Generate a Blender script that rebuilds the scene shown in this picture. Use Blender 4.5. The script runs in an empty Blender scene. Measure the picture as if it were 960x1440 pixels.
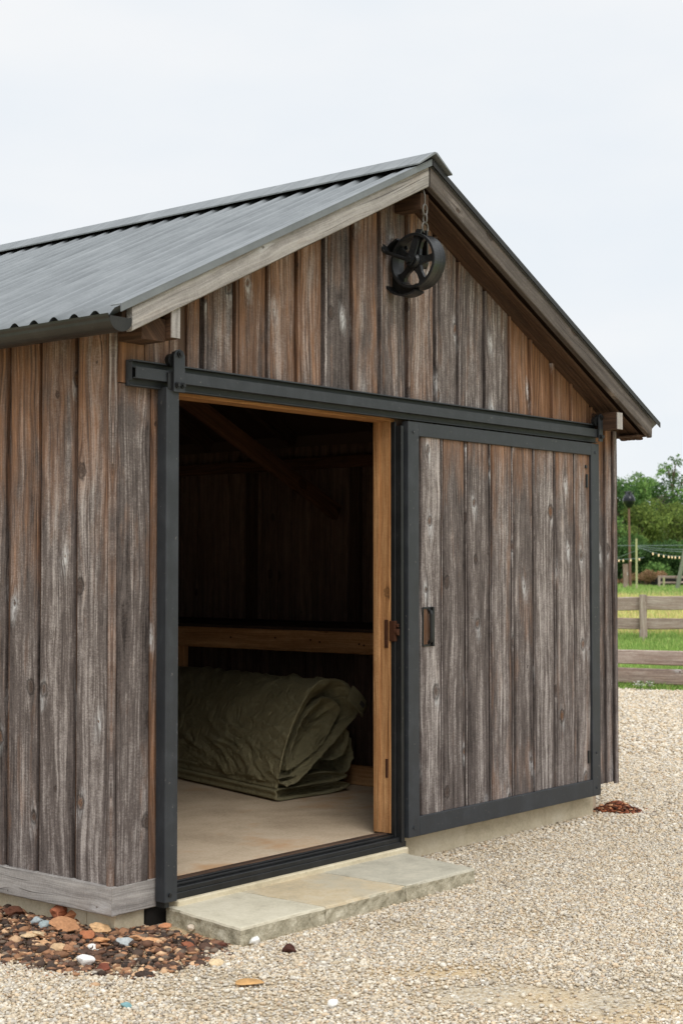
import bpy, math, random
import numpy as np
from mathutils import Vector, Matrix, noise as mn
random.seed(7); rng = np.random.default_rng(7)
SC = bpy.context.scene; COL = SC.collection
R = math.radians

# ------------------------------------------------------------------ frame of the place
CAM = Vector((-4.504, -5.02, 1.6)); YAW = R(39.6); PITCH = R(2.06)
FH = Vector((math.cos(YAW), math.sin(YAW), 0)); RT = Vector((math.sin(YAW), -math.cos(YAW), 0))
def terr(x, y):
    d = (x-CAM.x)*FH.x+(y-CAM.y)*FH.y
    pts = [(-500, 0), (20.2, 0), (28, .25), (60, .67), (75, .8), (500, 1.3)]
    for (a, b), (c, e) in zip(pts, pts[1:]):
        if d <= c: return b+(e-b)*(d-a)/(c-a)
    return 1.3
def yard(d, l, z=None):
    p = CAM+FH*d+RT*l
    return Vector((p.x, p.y, terr(p.x, p.y) if z is None else z))

# ------------------------------------------------------------------ mesh builder
class MB:
    def __init__(s): s.v = []; s.f = []; s.bd = []; s.b2 = []; s.mi = []
    def add(s, vs, fs, bd=None, b2=None, mi=0):
        o = len(s.v); s.v += [tuple(p) for p in vs]; s.f += [tuple(i+o for i in f) for f in fs]
        s.mi += [mi]*len(fs)
        s.bd += bd if bd else [(0, 0, 0)]*len(vs); s.b2 += b2 if b2 else [(.1, .3, 0)]*len(vs)
    def box(s, x0, x1, y0, y1, z0, z1, c=0.0, mi=0):
        if c <= 0:
            vs = [(x, y, z) for x in (x0, x1) for y in (y0, y1) for z in (z0, z1)]
            s.add(vs, [(0, 1, 3, 2), (4, 6, 7, 5), (0, 4, 5, 1), (2, 3, 7, 6), (0, 2, 6, 4), (1, 5, 7, 3)], mi=mi)
        else:   # chamfered box
            import bmesh
            bm = bmesh.new(); bmesh.ops.create_cube(bm, size=1)
            for v in bm.verts:
                v.co = Vector(((x0+x1)/2+v.co.x*(x1-x0), (y0+y1)/2+v.co.y*(y1-y0), (z0+z1)/2+v.co.z*(z1-z0)))
            bmesh.ops.bevel(bm, geom=bm.edges[:], offset=c, segments=1, affect='EDGES')
            bm.verts.index_update()
            s.add([v.co[:] for v in bm.verts], [[v.index for v in f.verts] for f in bm.faces], mi=mi); bm.free()
    def tube(s, pts, r, n=10, caps=True):
        pts = [Vector(p) for p in pts]; rs = r if isinstance(r, (list, tuple)) else [r]*len(pts)
        vs = []; fs = []
        prev = None
        for i, p in enumerate(pts):
            t = (pts[min(i+1, len(pts)-1)]-pts[max(i-1, 0)]).normalized()
            a = t.orthogonal().normalized() if prev is None else (prev-t*prev.dot(t)).normalized()
            prev = a; b = t.cross(a)
            for k in range(n):
                q = 2*math.pi*k/n; vs.append(p+(a*math.cos(q)+b*math.sin(q))*rs[i])
        for i in range(len(pts)-1):
            for k in range(n):
                fs.append((i*n+k, i*n+(k+1) % n, (i+1)*n+(k+1) % n, (i+1)*n+k))
        if caps: fs += [tuple(range(n))[::-1], tuple(range((len(pts)-1)*n, len(pts)*n))]
        s.add(vs, fs)
    def prism(s, poly, y0, y1):     # poly in (x,z), extruded along y
        n = len(poly)
        s.add([(x, y0, z) for x, z in poly]+[(x, y1, z) for x, z in poly],
              [tuple(range(n)), tuple(range(n, 2*n))[::-1]]+[(i, i+n, (i+1) % n+n, (i+1) % n) for i in range(n)])
    def board(s, o, u, v, n, w, L, t, rnd=None, warm=0.3, top=None, bot=None, ch=.004, wob=.0012, seg=.22, dark=0, base=0.0):
        """o back-plane centre of bottom; u across, v along, n outward; L length; top(a)->extra length"""
        o, u, v, n = Vector(o), Vector(u), Vector(v), Vector(n)
        rnd = random.random() if rnd is None else rnd
        h = w/2; ch = min(ch, t*.3, h*.3)
        cs = [(-h, 0), (-h, t-ch), (-h+ch, t), (-h/3, t), (h/3, t), (h-ch, t), (h, t-ch), (h, 0)]
        k = max(1, int(L/seg)); vs = []; bd = []; b2 = []; m = len(cs)
        cup = random.uniform(-.0015, .002)
        for i in range(k+1):
            q = L*i/k; e1 = random.uniform(-wob, wob); e2 = random.uniform(-wob, wob); dz = random.uniform(-wob, wob)*.7
            for j, (a, d) in enumerate(cs):
                aa = a+(e1 if a < 0 else e2); dd = d+(dz+(cup if j in (3, 4) else 0) if d > 0 else 0)
                qq = q+((top(aa) if top else 0) if i == k else ((bot(aa) if bot else 0) if i == 0 else 0))
                if i < k and top: qq = min(qq, L+top(aa)-.005*(k-i))
                vs.append(o+u*aa+v*qq+n*dd)
                bd.append((a+(d-t), base+qq, rnd)); b2.append((h, warm(base+qq) if callable(warm) else warm, dark))
        fs = []
        for i in range(k):
            for j in range(m-1): fs.append((i*m+j, i*m+j+1, (i+1)*m+j+1, (i+1)*m+j))
            fs.append((i*m+m-1, i*m, (i+1)*m, (i+1)*m+m-1))
        fs += [tuple(range(m)), tuple(range(k*m, k*m+m))[::-1]]
        s.add(vs, fs, bd, b2)
    def obj(s, name, mat, parent=None, smooth=False, attrs=True):
        me = bpy.data.meshes.new(name); me.from_pydata(s.v, [], s.f)
        for m in (mat if isinstance(mat, (list, tuple)) else [mat]): me.materials.append(m)
        if isinstance(mat, (list, tuple)): me.polygons.foreach_set('material_index', s.mi)
        if attrs:
            for nm, d in (('bd', s.bd), ('bd2', s.b2)):
                a = me.attributes.new(nm, 'FLOAT_VECTOR', 'POINT'); a.data.foreach_set('vector', np.array(d, dtype=np.float32).ravel())
        import bmesh
        if len(s.f) < 200000:
            bm = bmesh.new(); bm.from_mesh(me); bmesh.ops.recalc_face_normals(bm, faces=bm.faces); bm.to_mesh(me); bm.free()
        if smooth: me.polygons.foreach_set('use_smooth', [True]*len(me.polygons))
        o = bpy.data.objects.new(name, me); COL.objects.link(o)
        if parent:
            o.parent = parent; o.matrix_parent_inverse = Matrix.Translation(-Vector(parent_world(parent)))
        return o
def parent_world(p):
    v = Vector((0, 0, 0))
    while p is not None:
        v = v+p.location; 
        if p.parent is not None: v = v+p.matrix_parent_inverse.translation
        p = p.parent
    return v
def tag(o, label=None, cat=None, group=None, kind=None):
    if label: o['label'] = label
    if cat: o['category'] = cat
    if group: o['group'] = group
    if kind: o['kind'] = kind
    return o
def thing(name, label, cat, loc=(0, 0, 0), group=None):
    o = bpy.data.objects.new(name, None); COL.objects.link(o); o.location = loc; o.empty_display_size = .1
    return tag(o, label, cat, group)
X, Y, Z = Vector((1, 0, 0)), Vector((0, 1, 0)), Vector((0, 0, 1))

# ------------------------------------------------------------------ materials
def srgb(r, g, b):
    f = lambda c: (c/255/12.92 if c/255 <= .04045 else ((c/255+.055)/1.055)**2.4)
    return (f(r), f(g), f(b), 1)
class NT:
    def __init__(s, name):
        s.m = bpy.data.materials.new(name); s.m.use_nodes = True; s.t = s.m.node_tree
        s.n = s.t.nodes; s.b = s.n['Principled BSDF']
    def new(s, t, **k):
        x = s.n.new(t)
        for a, b in k.items(): setattr(x, a, b)
        return x
    def put(s, i, v):
        if isinstance(v, bpy.types.NodeSocket): s.t.links.new(v, i)
        elif v is not None: i.default_value = v
    def math(s, op, a, b=None, c=None, clamp=False):
        x = s.new('ShaderNodeMath', operation=op); x.use_clamp = clamp
        s.put(x.inputs[0], a); s.put(x.inputs[1], b) if b is not None else 0
        if c is not None: s.put(x.inputs[2], c)
        return x.outputs[0]
    def vec(s, x_, y_, z_=0.0):
        x = s.new('ShaderNodeCombineXYZ')
        for i, q in enumerate((x_, y_, z_)): s.put(x.inputs[i], q)
        return x.outputs[0]
    def vm(s, op, a, b):
        x = s.new('ShaderNodeVectorMath', operation=op); s.put(x.inputs[0], a); s.put(x.inputs[1], b); return x.outputs[0]
    def noise(s, v, scale=1., detail=3., rough=.55, dist=0.):
        x = s.new('ShaderNodeTexNoise'); s.put(x.inputs['Vector'], v); x.inputs['Scale'].default_value = scale
        x.inputs['Detail'].default_value = detail; x.inputs['Roughness'].default_value = rough; x.inputs['Distortion'].default_value = dist
        return x.outputs['Fac']
    def ramp(s, f, stops):
        x = s.new('ShaderNodeValToRGB'); s.put(x.inputs[0], f); e = x.color_ramp.elements
        while len(e) < len(stops): e.new(.5)
        for q, (p, c) in zip(e, stops): q.position = p; q.color = c if not isinstance(c, float) else (c, c, c, 1)
        return x.outputs[0]
    def rng(s, f, a, b, c=0., d=1.):
        x = s.new('ShaderNodeMapRange'); s.put(x.inputs[0], f)
        for i, q in enumerate((a, b, c, d)): x.inputs[i+1].default_value = q
        return x.outputs[0]
    def mix(s, f, a, b, mode='MIX'):
        x = s.new('ShaderNodeMix', data_type='RGBA', blend_type=mode); s.put(x.inputs[0], f); s.put(x.inputs[6], a); s.put(x.inputs[7], b)
        return x.outputs[2]
    def bump(s, h, dist=.01, strength=1., nrm=None):
        x = s.new('ShaderNodeBump'); s.put(x.inputs['Height'], h); x.inputs['Distance'].default_value = dist; x.inputs['Strength'].default_value = strength
        if nrm: s.put(x.inputs['Normal'], nrm)
        return x.outputs[0]
    def out(s, col=None, rough=None, normal=None, metal=None, spec=None):
        s.put(s.b.inputs['Base Color'], col); s.put(s.b.inputs['Roughness'], rough); s.put(s.b.inputs['Normal'], normal)
        s.put(s.b.inputs['Metallic'], metal); s.put(s.b.inputs['Specular IOR Level'], spec)
        return s.m
    def attr(s, n): return s.new('ShaderNodeAttribute', attribute_name=n)
    def pos(s): return s.new('ShaderNodeNewGeometry').outputs['Position']
    def sep(s, v):
        x = s.new('ShaderNodeSeparateXYZ'); s.put(x.inputs[0], v); return x.outputs

def wood(name, dark, mid, light, warm, warmdark, knots=1., silver=1., rough=.85, bump=1., con=(.955, 1.60), edgek=.12):
    T = NT(name)
    bx, by, br = T.sep(T.attr('bd').outputs['Vector'])
    hw, wa, dk = T.sep(T.attr('bd2').outputs['Vector'])
    ox = T.math('ADD', bx, T.math('MULTIPLY', br, 37.)); oy = T.math('ADD', by, T.math('MULTIPLY', br, 91.))
    # knots scattered along the board
    kv = T.vec(T.math('MULTIPLY', ox, 1/.21), T.math('MULTIPLY', oy, 1/.48))
    vo = T.new('ShaderNodeTexVoronoi', voronoi_dimensions='2D', feature='F1'); T.put(vo.inputs['Vector'], kv); vo.inputs['Scale'].default_value = 1; vo.inputs['Randomness'].default_value = .85
    px, py, _ = T.sep(vo.outputs['Position']); kx, ky, _ = T.sep(kv)
    dx = T.math('MULTIPLY', T.math('SUBTRACT', kx, px), .21); dy = T.math('MULTIPLY', T.math('SUBTRACT', ky, py), .48)
    cr, cg, cb = T.sep(vo.outputs['Color'])
    wob = T.math('MULTIPLY', T.math('SUBTRACT', T.noise(T.vec(T.math('MULTIPLY', ox, 40.), T.math('MULTIPLY', oy, 26.)), 1, 4, .7), .5), .034)
    dxw = T.math('ADD', dx, wob); dyw = T.math('ADD', dy, T.math('MULTIPLY', wob, 1.6))
    size = T.rng(cr, .25, 1., 0., 1.); size = T.math('ADD', T.math('MULTIPLY', size, .022), .004)
    d2 = T.math('ADD', T.math('POWER', T.math('ABSOLUTE', dxw), 2.), T.math('MULTIPLY', T.math('POWER', T.math('ABSOLUTE', dyw), 2.), .45))
    dist = T.math('SQRT', d2)
    on = T.math('GREATER_THAN', cg, 1-.72*knots) if knots > 0 else 0.
    rel = T.math('DIVIDE', dist, size)
    kn = T.math('MULTIPLY', T.rng(rel, .45, 1.35, 1., 0.), on)
    halo = T.math('MULTIPLY', T.rng(T.math('ADD', T.math('SQRT', T.math('ADD', T.math('POWER', T.math('ABSOLUTE', T.math('MULTIPLY', T.math('ADD', dxw, T.math('MULTIPLY', dy, .18)), 52.)), 2.), T.math('POWER', T.math('ABSOLUTE', T.math('MULTIPLY', T.math('ADD', dyw, .018), 19.)), 2.))), T.math('MULTIPLY', T.math('SUBTRACT', T.noise(T.vec(T.math('MULTIPLY', ox, 90.), T.math('MULTIPLY', oy, 34.), 51.), 1, 3, .65), .5), 3.0)), .2, 2.2, 1., 0.), T.math('MULTIPLY', on, T.math('GREATER_THAN', cb, .35)))
    halo = T.math('POWER', halo, 1.6)
    E = T.math('MULTIPLY', T.math('EXPONENT', T.math('MULTIPLY', T.math('ADD', T.math('POWER', T.math('ABSOLUTE', T.math('DIVIDE', dx, .035)), 2.), T.math('POWER', T.math('ABSOLUTE', T.math('DIVIDE', dy, .10)), 2.)), -1.)), on)
    # grain that flows round them
    slow = T.noise(T.vec(T.math('MULTIPLY', ox, 5.), T.math('MULTIPLY', oy, 1.1), br), 1, 2)
    g = T.math('SUBTRACT', ox, T.math('MULTIPLY', T.math('MULTIPLY', dx, .88), E))
    g = T.math('ADD', g, T.math('MULTIPLY', slow, .10))
    fine = T.noise(T.vec(T.math('MULTIPLY', g, 170.), T.math('MULTIPLY', oy, 3.5)), 1, 4, .65)
    med = T.noise(T.vec(T.math('MULTIPLY', g, 64.), T.math('MULTIPLY', oy, 1.3), 3.), 1, 3, .6)
    band = T.noise(T.vec(T.math('MULTIPLY', g, 26.), T.math('MULTIPLY', oy, .8), 9.), 1, 3, .6)
    blot = T.noise(T.vec(T.math('MULTIPLY', ox, 14.), T.math('MULTIPLY', oy, 3.), 5.), 1, 4, .65)
    saw = T.noise(T.vec(T.math('MULTIPLY', ox, 45.), T.math('MULTIPLY', oy, 120.), 2.), 1, 3, .65)
    speck = T.noise(T.vec(T.math('MULTIPLY', ox, 190.), T.math('MULTIPLY', oy, 110.), 4.), 1, 2, .6)
    tone = T.math('ADD', T.math('MULTIPLY', fine, .50), T.math('ADD', T.math('MULTIPLY', med, .40), T.math('MULTIPLY', band, .62)))
    tone = T.math('ADD', tone, T.math('MULTIPLY', blot, .36))
    tone = T.math('ADD', tone, T.math('MULTIPLY', T.math('ADD', saw, speck), .24))
    tone = T.math('ADD', tone, T.math('MULTIPLY', T.math('SUBTRACT', T.math('FRACT', T.math('MULTIPLY', br, 7.13)), .5), .17))        # ~ .86 mean
    edge = T.math('DIVIDE', T.math('ABSOLUTE', bx), hw)
    edgem = T.rng(T.math('ADD', edge, T.math('MULTIPLY', T.math('SUBTRACT', T.noise(T.vec(T.math('MULTIPLY', ox, 9.), T.math('MULTIPLY', oy, 1.4), 21.), 1, 3), .5), 1.3)), .40, 1.10, 0., 1.)
    tone = T.math('SUBTRACT', tone, T.math('MULTIPLY', edgem, edgek))
    tone = T.math('ADD', tone, T.math('MULTIPLY', T.math('SUBTRACT', T.noise(T.vec(T.math('MULTIPLY', ox, 30.), T.math('MULTIPLY', oy, 14.), 31.), 1, 4, .7), .5), .30))
    tone = T.math('ADD', tone, edgek*.45)
    col = T.ramp(T.rng(tone, con[0], con[1]), [(.0, dark), (.42, mid), (.72, light), (1., tuple(min(1, c*1.45) for c in light[:3])+(1,))])
    # sheltered timber keeps its brown
    wn = T.math('ADD', T.math('MULTIPLY', T.noise(T.vec(T.math('MULTIPLY', g, 11.), T.math('MULTIPLY', oy, 1.9), 7.), 1, 4, .65), .7), T.math('MULTIPLY', blot, .3))
    wm = T.math('ADD', T.math('ADD', wa, T.math('MULTIPLY', T.math('SUBTRACT', wn, .5), 2.2)), T.math('MULTIPLY', edgem, .03))
    wm = T.rng(wm, .24, .86)
    wcol = T.mix(T.rng(T.math('ADD', T.math('MULTIPLY', med, .6), T.math('MULTIPLY', fine, .4)), .38, .62), warmdark, warm)
    col = T.mix(wm, col, T.mix(.22, wcol, col))
    if silver > 0:   # bleached fibres round knots
        col = T.mix(T.math('MULTIPLY', T.math('MULTIPLY', halo, T.rng(T.math('ADD', fine, med), .80, 1.15)), .80*silver), col, tuple(min(.6, c*2.0) for c in light[:3])+(1,))
    ring = T.math('SUBTRACT', T.math('MULTIPLY', T.noise(T.vec(T.math('MULTIPLY', ox, 160.), T.math('MULTIPLY', oy, 120.), 41.), 1, 3, .7), 4.), 2.4)
    kc = T.mix(T.rng(ring, -1, 1), tuple(c*.35 for c in warmdark[:3])+(1,), T.mix(T.rng(cb, .3, .9), mid, warm))
    col = T.mix(T.math('MULTIPLY', kn, .9), col, kc)
    rim = T.math('MULTIPLY', T.math('MULTIPLY', T.rng(rel, .72, 1.0), T.rng(rel, 1.05, 1.45, 1., 0.)), on)
    col = T.mix(T.math('MULTIPLY', rim, .65), col, tuple(c*.4 for c in dark[:3])+(1,))
    # checks (thin dark splits)
    ck = T.noise(T.vec(T.math('MULTIPLY', g, 130.), T.math('MULTIPLY', oy, .9), 11.), 1, 2, .5)
    crack = T.rng(ck, .655, .70)
    col = T.mix(T.math('MULTIPLY', crack, .55), col, tuple(c*.3 for c in dark[:3])+(1,))
    col = T.mix(dk, col, tuple(c*.35 for c in warmdark[:3])+(1,))
    h = T.math('ADD', T.math('MULTIPLY', fine, .5), T.math('ADD', T.math('MULTIPLY', med, .8), T.math('MULTIPLY', saw, .45)))
    h = T.math('ADD', h, T.math('MULTIPLY', kn, -.35)); h = T.math('SUBTRACT', h, T.math('MULTIPLY', crack, .9))
    h = T.math('ADD', h, T.math('MULTIPLY', band, .8))
    return T.out(col, rough, T.bump(h, .0035*bump, .9), spec=.18)

M = {}
M['siding'] = wood('weathered_siding', srgb(50, 44, 42), srgb(104, 95, 91), srgb(166, 158, 153), srgb(160, 114, 78), srgb(86, 60, 43))
M['trim'] = wood('silvered_trim', srgb(88, 84, 82), srgb(128, 123, 119), srgb(162, 157, 152), srgb(150, 122, 96), srgb(104, 84, 66), knots=.9, con=(.68, 1.55), edgek=.08, bump=.8)
M['fasc2'] = wood('grey_brown_trim', srgb(66, 60, 57), srgb(94, 87, 82), srgb(120, 112, 106), srgb(130, 100, 78), srgb(84, 64, 50), knots=.9, con=(.88, 1.72), edgek=.08)
M['soffit'] = wood('sheltered_brown_boards', srgb(48, 37, 31), srgb(74, 57, 46), srgb(100, 80, 65), srgb(88, 65, 49), srgb(54, 39, 30), knots=.4, silver=0, con=(.90, 1.56), edgek=.05)
M['back'] = wood('brown_board_edges', srgb(70, 56, 47), srgb(98, 80, 68), srgb(124, 104, 90), srgb(112, 80, 58), srgb(70, 50, 38), knots=0, silver=0)
M['beam'] = wood('brown_roof_timber', srgb(66, 46, 34), srgb(96, 68, 49), srgb(122, 90, 66), srgb(116, 78, 52), srgb(70, 46, 32), knots=.4, silver=0, con=(.9, 1.56), edgek=.05)
M['inner'] = wood('dark_interior_boards', srgb(78, 62, 53), srgb(112, 90, 76), srgb(140, 114, 96), srgb(124, 93, 73), srgb(80, 61, 48), knots=.4, silver=0, con=(.90, 1.56), edgek=.05)
M['fresh'] = wood('oiled_orange_timber', srgb(118, 82, 50), srgb(160, 116, 76), srgb(190, 148, 104), srgb(172, 122, 76), srgb(118, 78, 44), knots=.5, silver=0, con=(.90, 1.56), edgek=.05)
M['fence'] = wood('old_fence_rail', srgb(108, 92, 84), srgb(148, 130, 120), srgb(180, 165, 155), srgb(150, 118, 100), srgb(104, 80, 68), knots=.3, con=(.80, 1.5), edgek=.05)
M['palepost'] = wood('pale_post', srgb(150, 150, 110), srgb(178, 178, 134), srgb(200, 200, 160), srgb(180, 170, 120), srgb(130, 120, 80), knots=0, silver=0, con=(.90, 1.56), edgek=.05)

def steel(name, c, rough=.5, wear=.5, metal=.25):
    T = NT(name); p = T.pos()
    n = T.noise(p, 9, 5, .65); n2 = T.noise(p, 120, 3, .6)
    nz = T.vm('MULTIPLY', p, (30, 30, 2.5)); st = T.noise(nz, 1, 3, .6)
    v = T.math('ADD', T.math('MULTIPLY', n, .6), T.math('ADD', T.math('MULTIPLY', n2, .2), T.math('MULTIPLY', st, .3)))
    col = T.ramp(T.rng(v, .36, .74), [(0, tuple(q*.72 for q in c[:3])+(1,)), (.5, c), (1, tuple(min(1, q*1.35+.006*wear) for q in c[:3])+(1,))])
    sp = T.rng(T.noise(p, 55, 2, .5), .71, .75)
    col = T.mix(T.math('MULTIPLY', sp, .5*wear), col, (.16, .15, .14, 1))
    return T.out(col, T.rng(v, .3, .8, rough-.08, rough+.14), T.bump(T.math('ADD', n2, T.math('MULTIPLY', n, .4)), .0007, .6), metal=metal, spec=.4)
M['steel'] = steel('painted_charcoal_steel', srgb(48, 51, 55), .50, 1.2, .1)
M['black'] = steel('black_iron', srgb(40, 41, 42), .36, .5, .4)
M['gal'] = steel('dull_galvanised_link', srgb(104, 100, 94), .55, 1, .6)
M['gutter'] = steel('dark_gutter_metal', srgb(46, 45, 43), .36, .4, .4)

def roofmat(ribs):
    T = NT('grey_corrugated_metal' if ribs else 'grey_flashing_metal'); p = T.pos(); x, y, z = T.sep(p)
    st = T.noise(T.vec(T.math('MULTIPLY', x, 1.3), T.math('MULTIPLY', y, 38.), 0.), 1, 4, .65)
    n = T.noise(p, 3.5, 5, .65); f = T.noise(p, 90, 3, .6)
    v = T.math('ADD', T.math('MULTIPLY', st, .55), T.math('ADD', T.math('MULTIPLY', n, .4), T.math('MULTIPLY', f, .12)))
    col = T.ramp(T.rng(v, .25, .85), [(0, srgb(84, 88, 90)), (.5, srgb(116, 120, 122)), (1, srgb(142, 145, 146))])
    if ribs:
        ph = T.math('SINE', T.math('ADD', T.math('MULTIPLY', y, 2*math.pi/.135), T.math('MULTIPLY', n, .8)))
        col = T.mix(T.math('MULTIPLY', T.rng(ph, .1, -.9), T.rng(st, .3, .7, .35, .75)), col, srgb(66, 67, 66))  # shade of the valleys put into the colour so the ribs read, broken by streaks
    return T.out(col, T.rng(v, .4, .7, .62, .5), T.bump(f, .0006, .5), metal=.2, spec=.4)
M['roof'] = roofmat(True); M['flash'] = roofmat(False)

def stonemat(name, cols, sc=6., bump=.002, stain=None):
    T = NT(name); p = T.pos()
    n = T.noise(p, sc, 6, .62, .3); f = T.noise(p, 70, 4, .6); f2 = T.noise(p, 260, 2, .5)
    v = T.math('ADD', T.math('MULTIPLY', n, .6), T.math('ADD', T.math('MULTIPLY', f, .3), T.math('MULTIPLY', f2, .15)))
    col = T.ramp(T.rng(v, .36, .70), [(i/(len(cols)-1), c) for i, c in enumerate(cols)])
    if stain: col = T.mix(T.rng(T.noise(p, 2.3, 4, .6), .52, .68, 0, .8), col, stain)
    return T.out(col, .85, T.bump(T.math('ADD', T.math('MULTIPLY', n, .7), T.math('ADD', T.math('MULTIPLY', f, .5), T.math('MULTIPLY', f2, .2))), bump*2, .8), spec=.2)
M['flagA'] = stonemat('green_grey_flagstone', [srgb(172, 164, 144), srgb(198, 190, 168), srgb(212, 204, 184)])
M['flagB'] = stonemat('buff_flagstone', [srgb(166, 156, 134), srgb(196, 178, 146), srgb(202, 192, 170)], stain=srgb(184, 178, 160))
M['flagC'] = stonemat('blue_grey_flagstone', [srgb(160, 154, 138), srgb(184, 178, 160), srgb(202, 194, 174)])
M['flagedge'] = stonemat('rough_slab_edge', [srgb(120, 114, 94), srgb(172, 164, 142), srgb(214, 206, 184)], 14., .006)
M['mortar'] = stonemat('cream_mortar', [srgb(176, 164, 138), srgb(204, 192, 164), srgb(216, 206, 182)])
M['concrete'] = stonemat('foundation_concrete', [srgb(166, 154, 130), srgb(196, 184, 158), srgb(212, 202, 180)], 5., .002)
M['floor'] = stonemat('dusty_concrete_floor', [srgb(166, 146, 122), srgb(196, 176, 150), srgb(212, 194, 170)], 2.2, .001, stain=srgb(188, 148, 108))

def gravelmat():
    T = NT('gravel_bed'); p = T.pos(); x, y, z = T.sep(p); v2 = T.vec(x, y, 0.)
    def vor(sc):
        vo = T.new('ShaderNodeTexVoronoi', feature='F1'); T.put(vo.inputs['Vector'], v2); vo.inputs['Scale'].default_value = sc; return vo
    a = vor(75.); b = vor(140.)
    ca = T.sep(a.outputs['Color'])[0]; cb = T.sep(b.outputs['Color'])[1]
    stops = [(0, srgb(104, 92, 78)), (.16, srgb(148, 132, 110)), (.4, srgb(184, 166, 138)), (.65, srgb(202, 188, 162)), (.85, srgb(192, 188, 178)), (1, srgb(222, 216, 204))]
    col = T.mix(.45, T.ramp(ca, stops), T.ramp(cb, stops))
    da = T.rng(a.outputs['Distance'], .0, .75, 1, 0)
    col = T.mix(T.rng(a.outputs['Distance'], .5, .85, 0, .35), col, srgb(110, 92, 70))
    sand = T.rng(T.noise(T.vec(T.math('MULTIPLY', x, .9), T.math('MULTIPLY', y, 1.5), 0.), 1., 4, .6), .42, .6)
    patch = T.rng(T.noise(v2, .5, 3, .5), .3, .7)
    fineS = T.noise(v2, 260, 3, .6)
    sc = T.ramp(fineS, [(.3, srgb(172, 142, 100)), (.7, srgb(212, 186, 142))])
    col = T.mix(T.math('MULTIPLY', sand, .8), col, sc)
    col = T.mix(T.math('MULTIPLY', patch, .25), col, srgb(206, 190, 160))
    h = T.math('ADD', T.math('MULTIPLY', da, 1.), T.math('MULTIPLY', fineS, .3))
    return T.out(col, .9, T.bump(h, .006, .8), spec=.15)
M['gravel'] = gravelmat()

def attrcol(name, rough=.85, bump=None, noise=.0, spec=.2, sub=0):
    T = NT(name); a = T.attr('col').outputs['Color']; nn = None
    if noise:
        n = T.noise(T.pos(), noise, 3, .6); a = T.mix(1., a, T.ramp(n, [(.25, .7), (.75, 1.2)]), 'MULTIPLY')
        if bump: nn = T.bump(n, bump, .8)
    return T.out(a, rough, nn, spec=spec)
M['pebble'] = attrcol('pebbles', .8, .001, 160.)
M['chip'] = attrcol('bark_and_stone_chips', .85, .003, 70.)

def leafmat(name):
    T = NT(name); a = T.attr('col').outputs['Color']
    d = T.new('ShaderNodeBsdfDiffuse'); t = T.new('ShaderNodeBsdfTranslucent'); T.put(d.inputs[0], a); T.put(t.inputs[0], a)
    m = T.new('ShaderNodeMixShader'); m.inputs[0].default_value = .35; T.t.links.new(d.outputs[0], m.inputs[1]); T.t.links.new(t.outputs[0], m.inputs[2])
    T.t.links.new(m.outputs[0], T.n['Material Output'].inputs[0]); return T.m
M['leaf'] = leafmat('leaves'); M['grass'] = leafmat('grass_blades')
def grassground():
    T = NT('field_grass_ground'); p = T.pos()
    n = T.noise(p, .35, 4, .6); f = T.noise(p, 9, 5, .7)
    c = T.ramp(T.math('ADD', T.math('MULTIPLY', n, .6), T.math('MULTIPLY', f, .4)), [(.3, srgb(112, 144, 66)), (.5, srgb(146, 172, 86)), (.72, srgb(182, 184, 110))])
    return T.out(c, .95, T.bump(f, .04, .6), spec=.1)
M['field'] = grassground()
def plain(name, c, rough=.6, metal=0, emit=0, bump=0, nscale=40, spec=.3):
    T = NT(name)
    n = T.noise(T.pos(), nscale, 4, .6)
    col = T.mix(T.rng(n, .3, .7), tuple(q*.75 for q in c[:3])+(1,), tuple(min(1, q*1.15) for q in c[:3])+(1,))
    if emit:
        T.b.inputs['Emission Color'].default_value = c; T.b.inputs['Emission Strength'].default_value = emit
    return T.out(col, rough, T.bump(n, bump, .7) if bump else None, metal=metal, spec=spec)
M['bark'] = plain('tree_bark', srgb(96, 82, 70), .9, bump=.02, nscale=12)
M['poleb'] = plain('brown_pole_wood', srgb(124, 94, 80), .85, bump=.004)
M['poleg'] = plain('mossy_grey_pole', srgb(126, 130, 112), .9, bump=.004)
M['glossb'] = plain('glossy_black_lamp', (.006, .008, .012, 1), .10, spec=.35)
M['wire'] = plain('grey_cable', srgb(120, 134, 130), .6)
M['bulb'] = plain('warm_lit_bulb', (1, .72, .42, 1), .3, emit=.55)
M['rust'] = plain('rusted_strike_plate', srgb(74, 44, 28), .8, bump=.002, nscale=150, metal=.3)
M['leather'] = plain('oxblood_leather', srgb(66, 34, 26), .6, bump=.001, nscale=160)
M['white'] = plain('white_petal', srgb(232, 232, 226), .7)
M['dark'] = plain('near_black_fill', srgb(28, 25, 23), .9)
M['cord'] = plain('brown_leaf_matter', srgb(88, 52, 34), .9, bump=.003)

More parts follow.
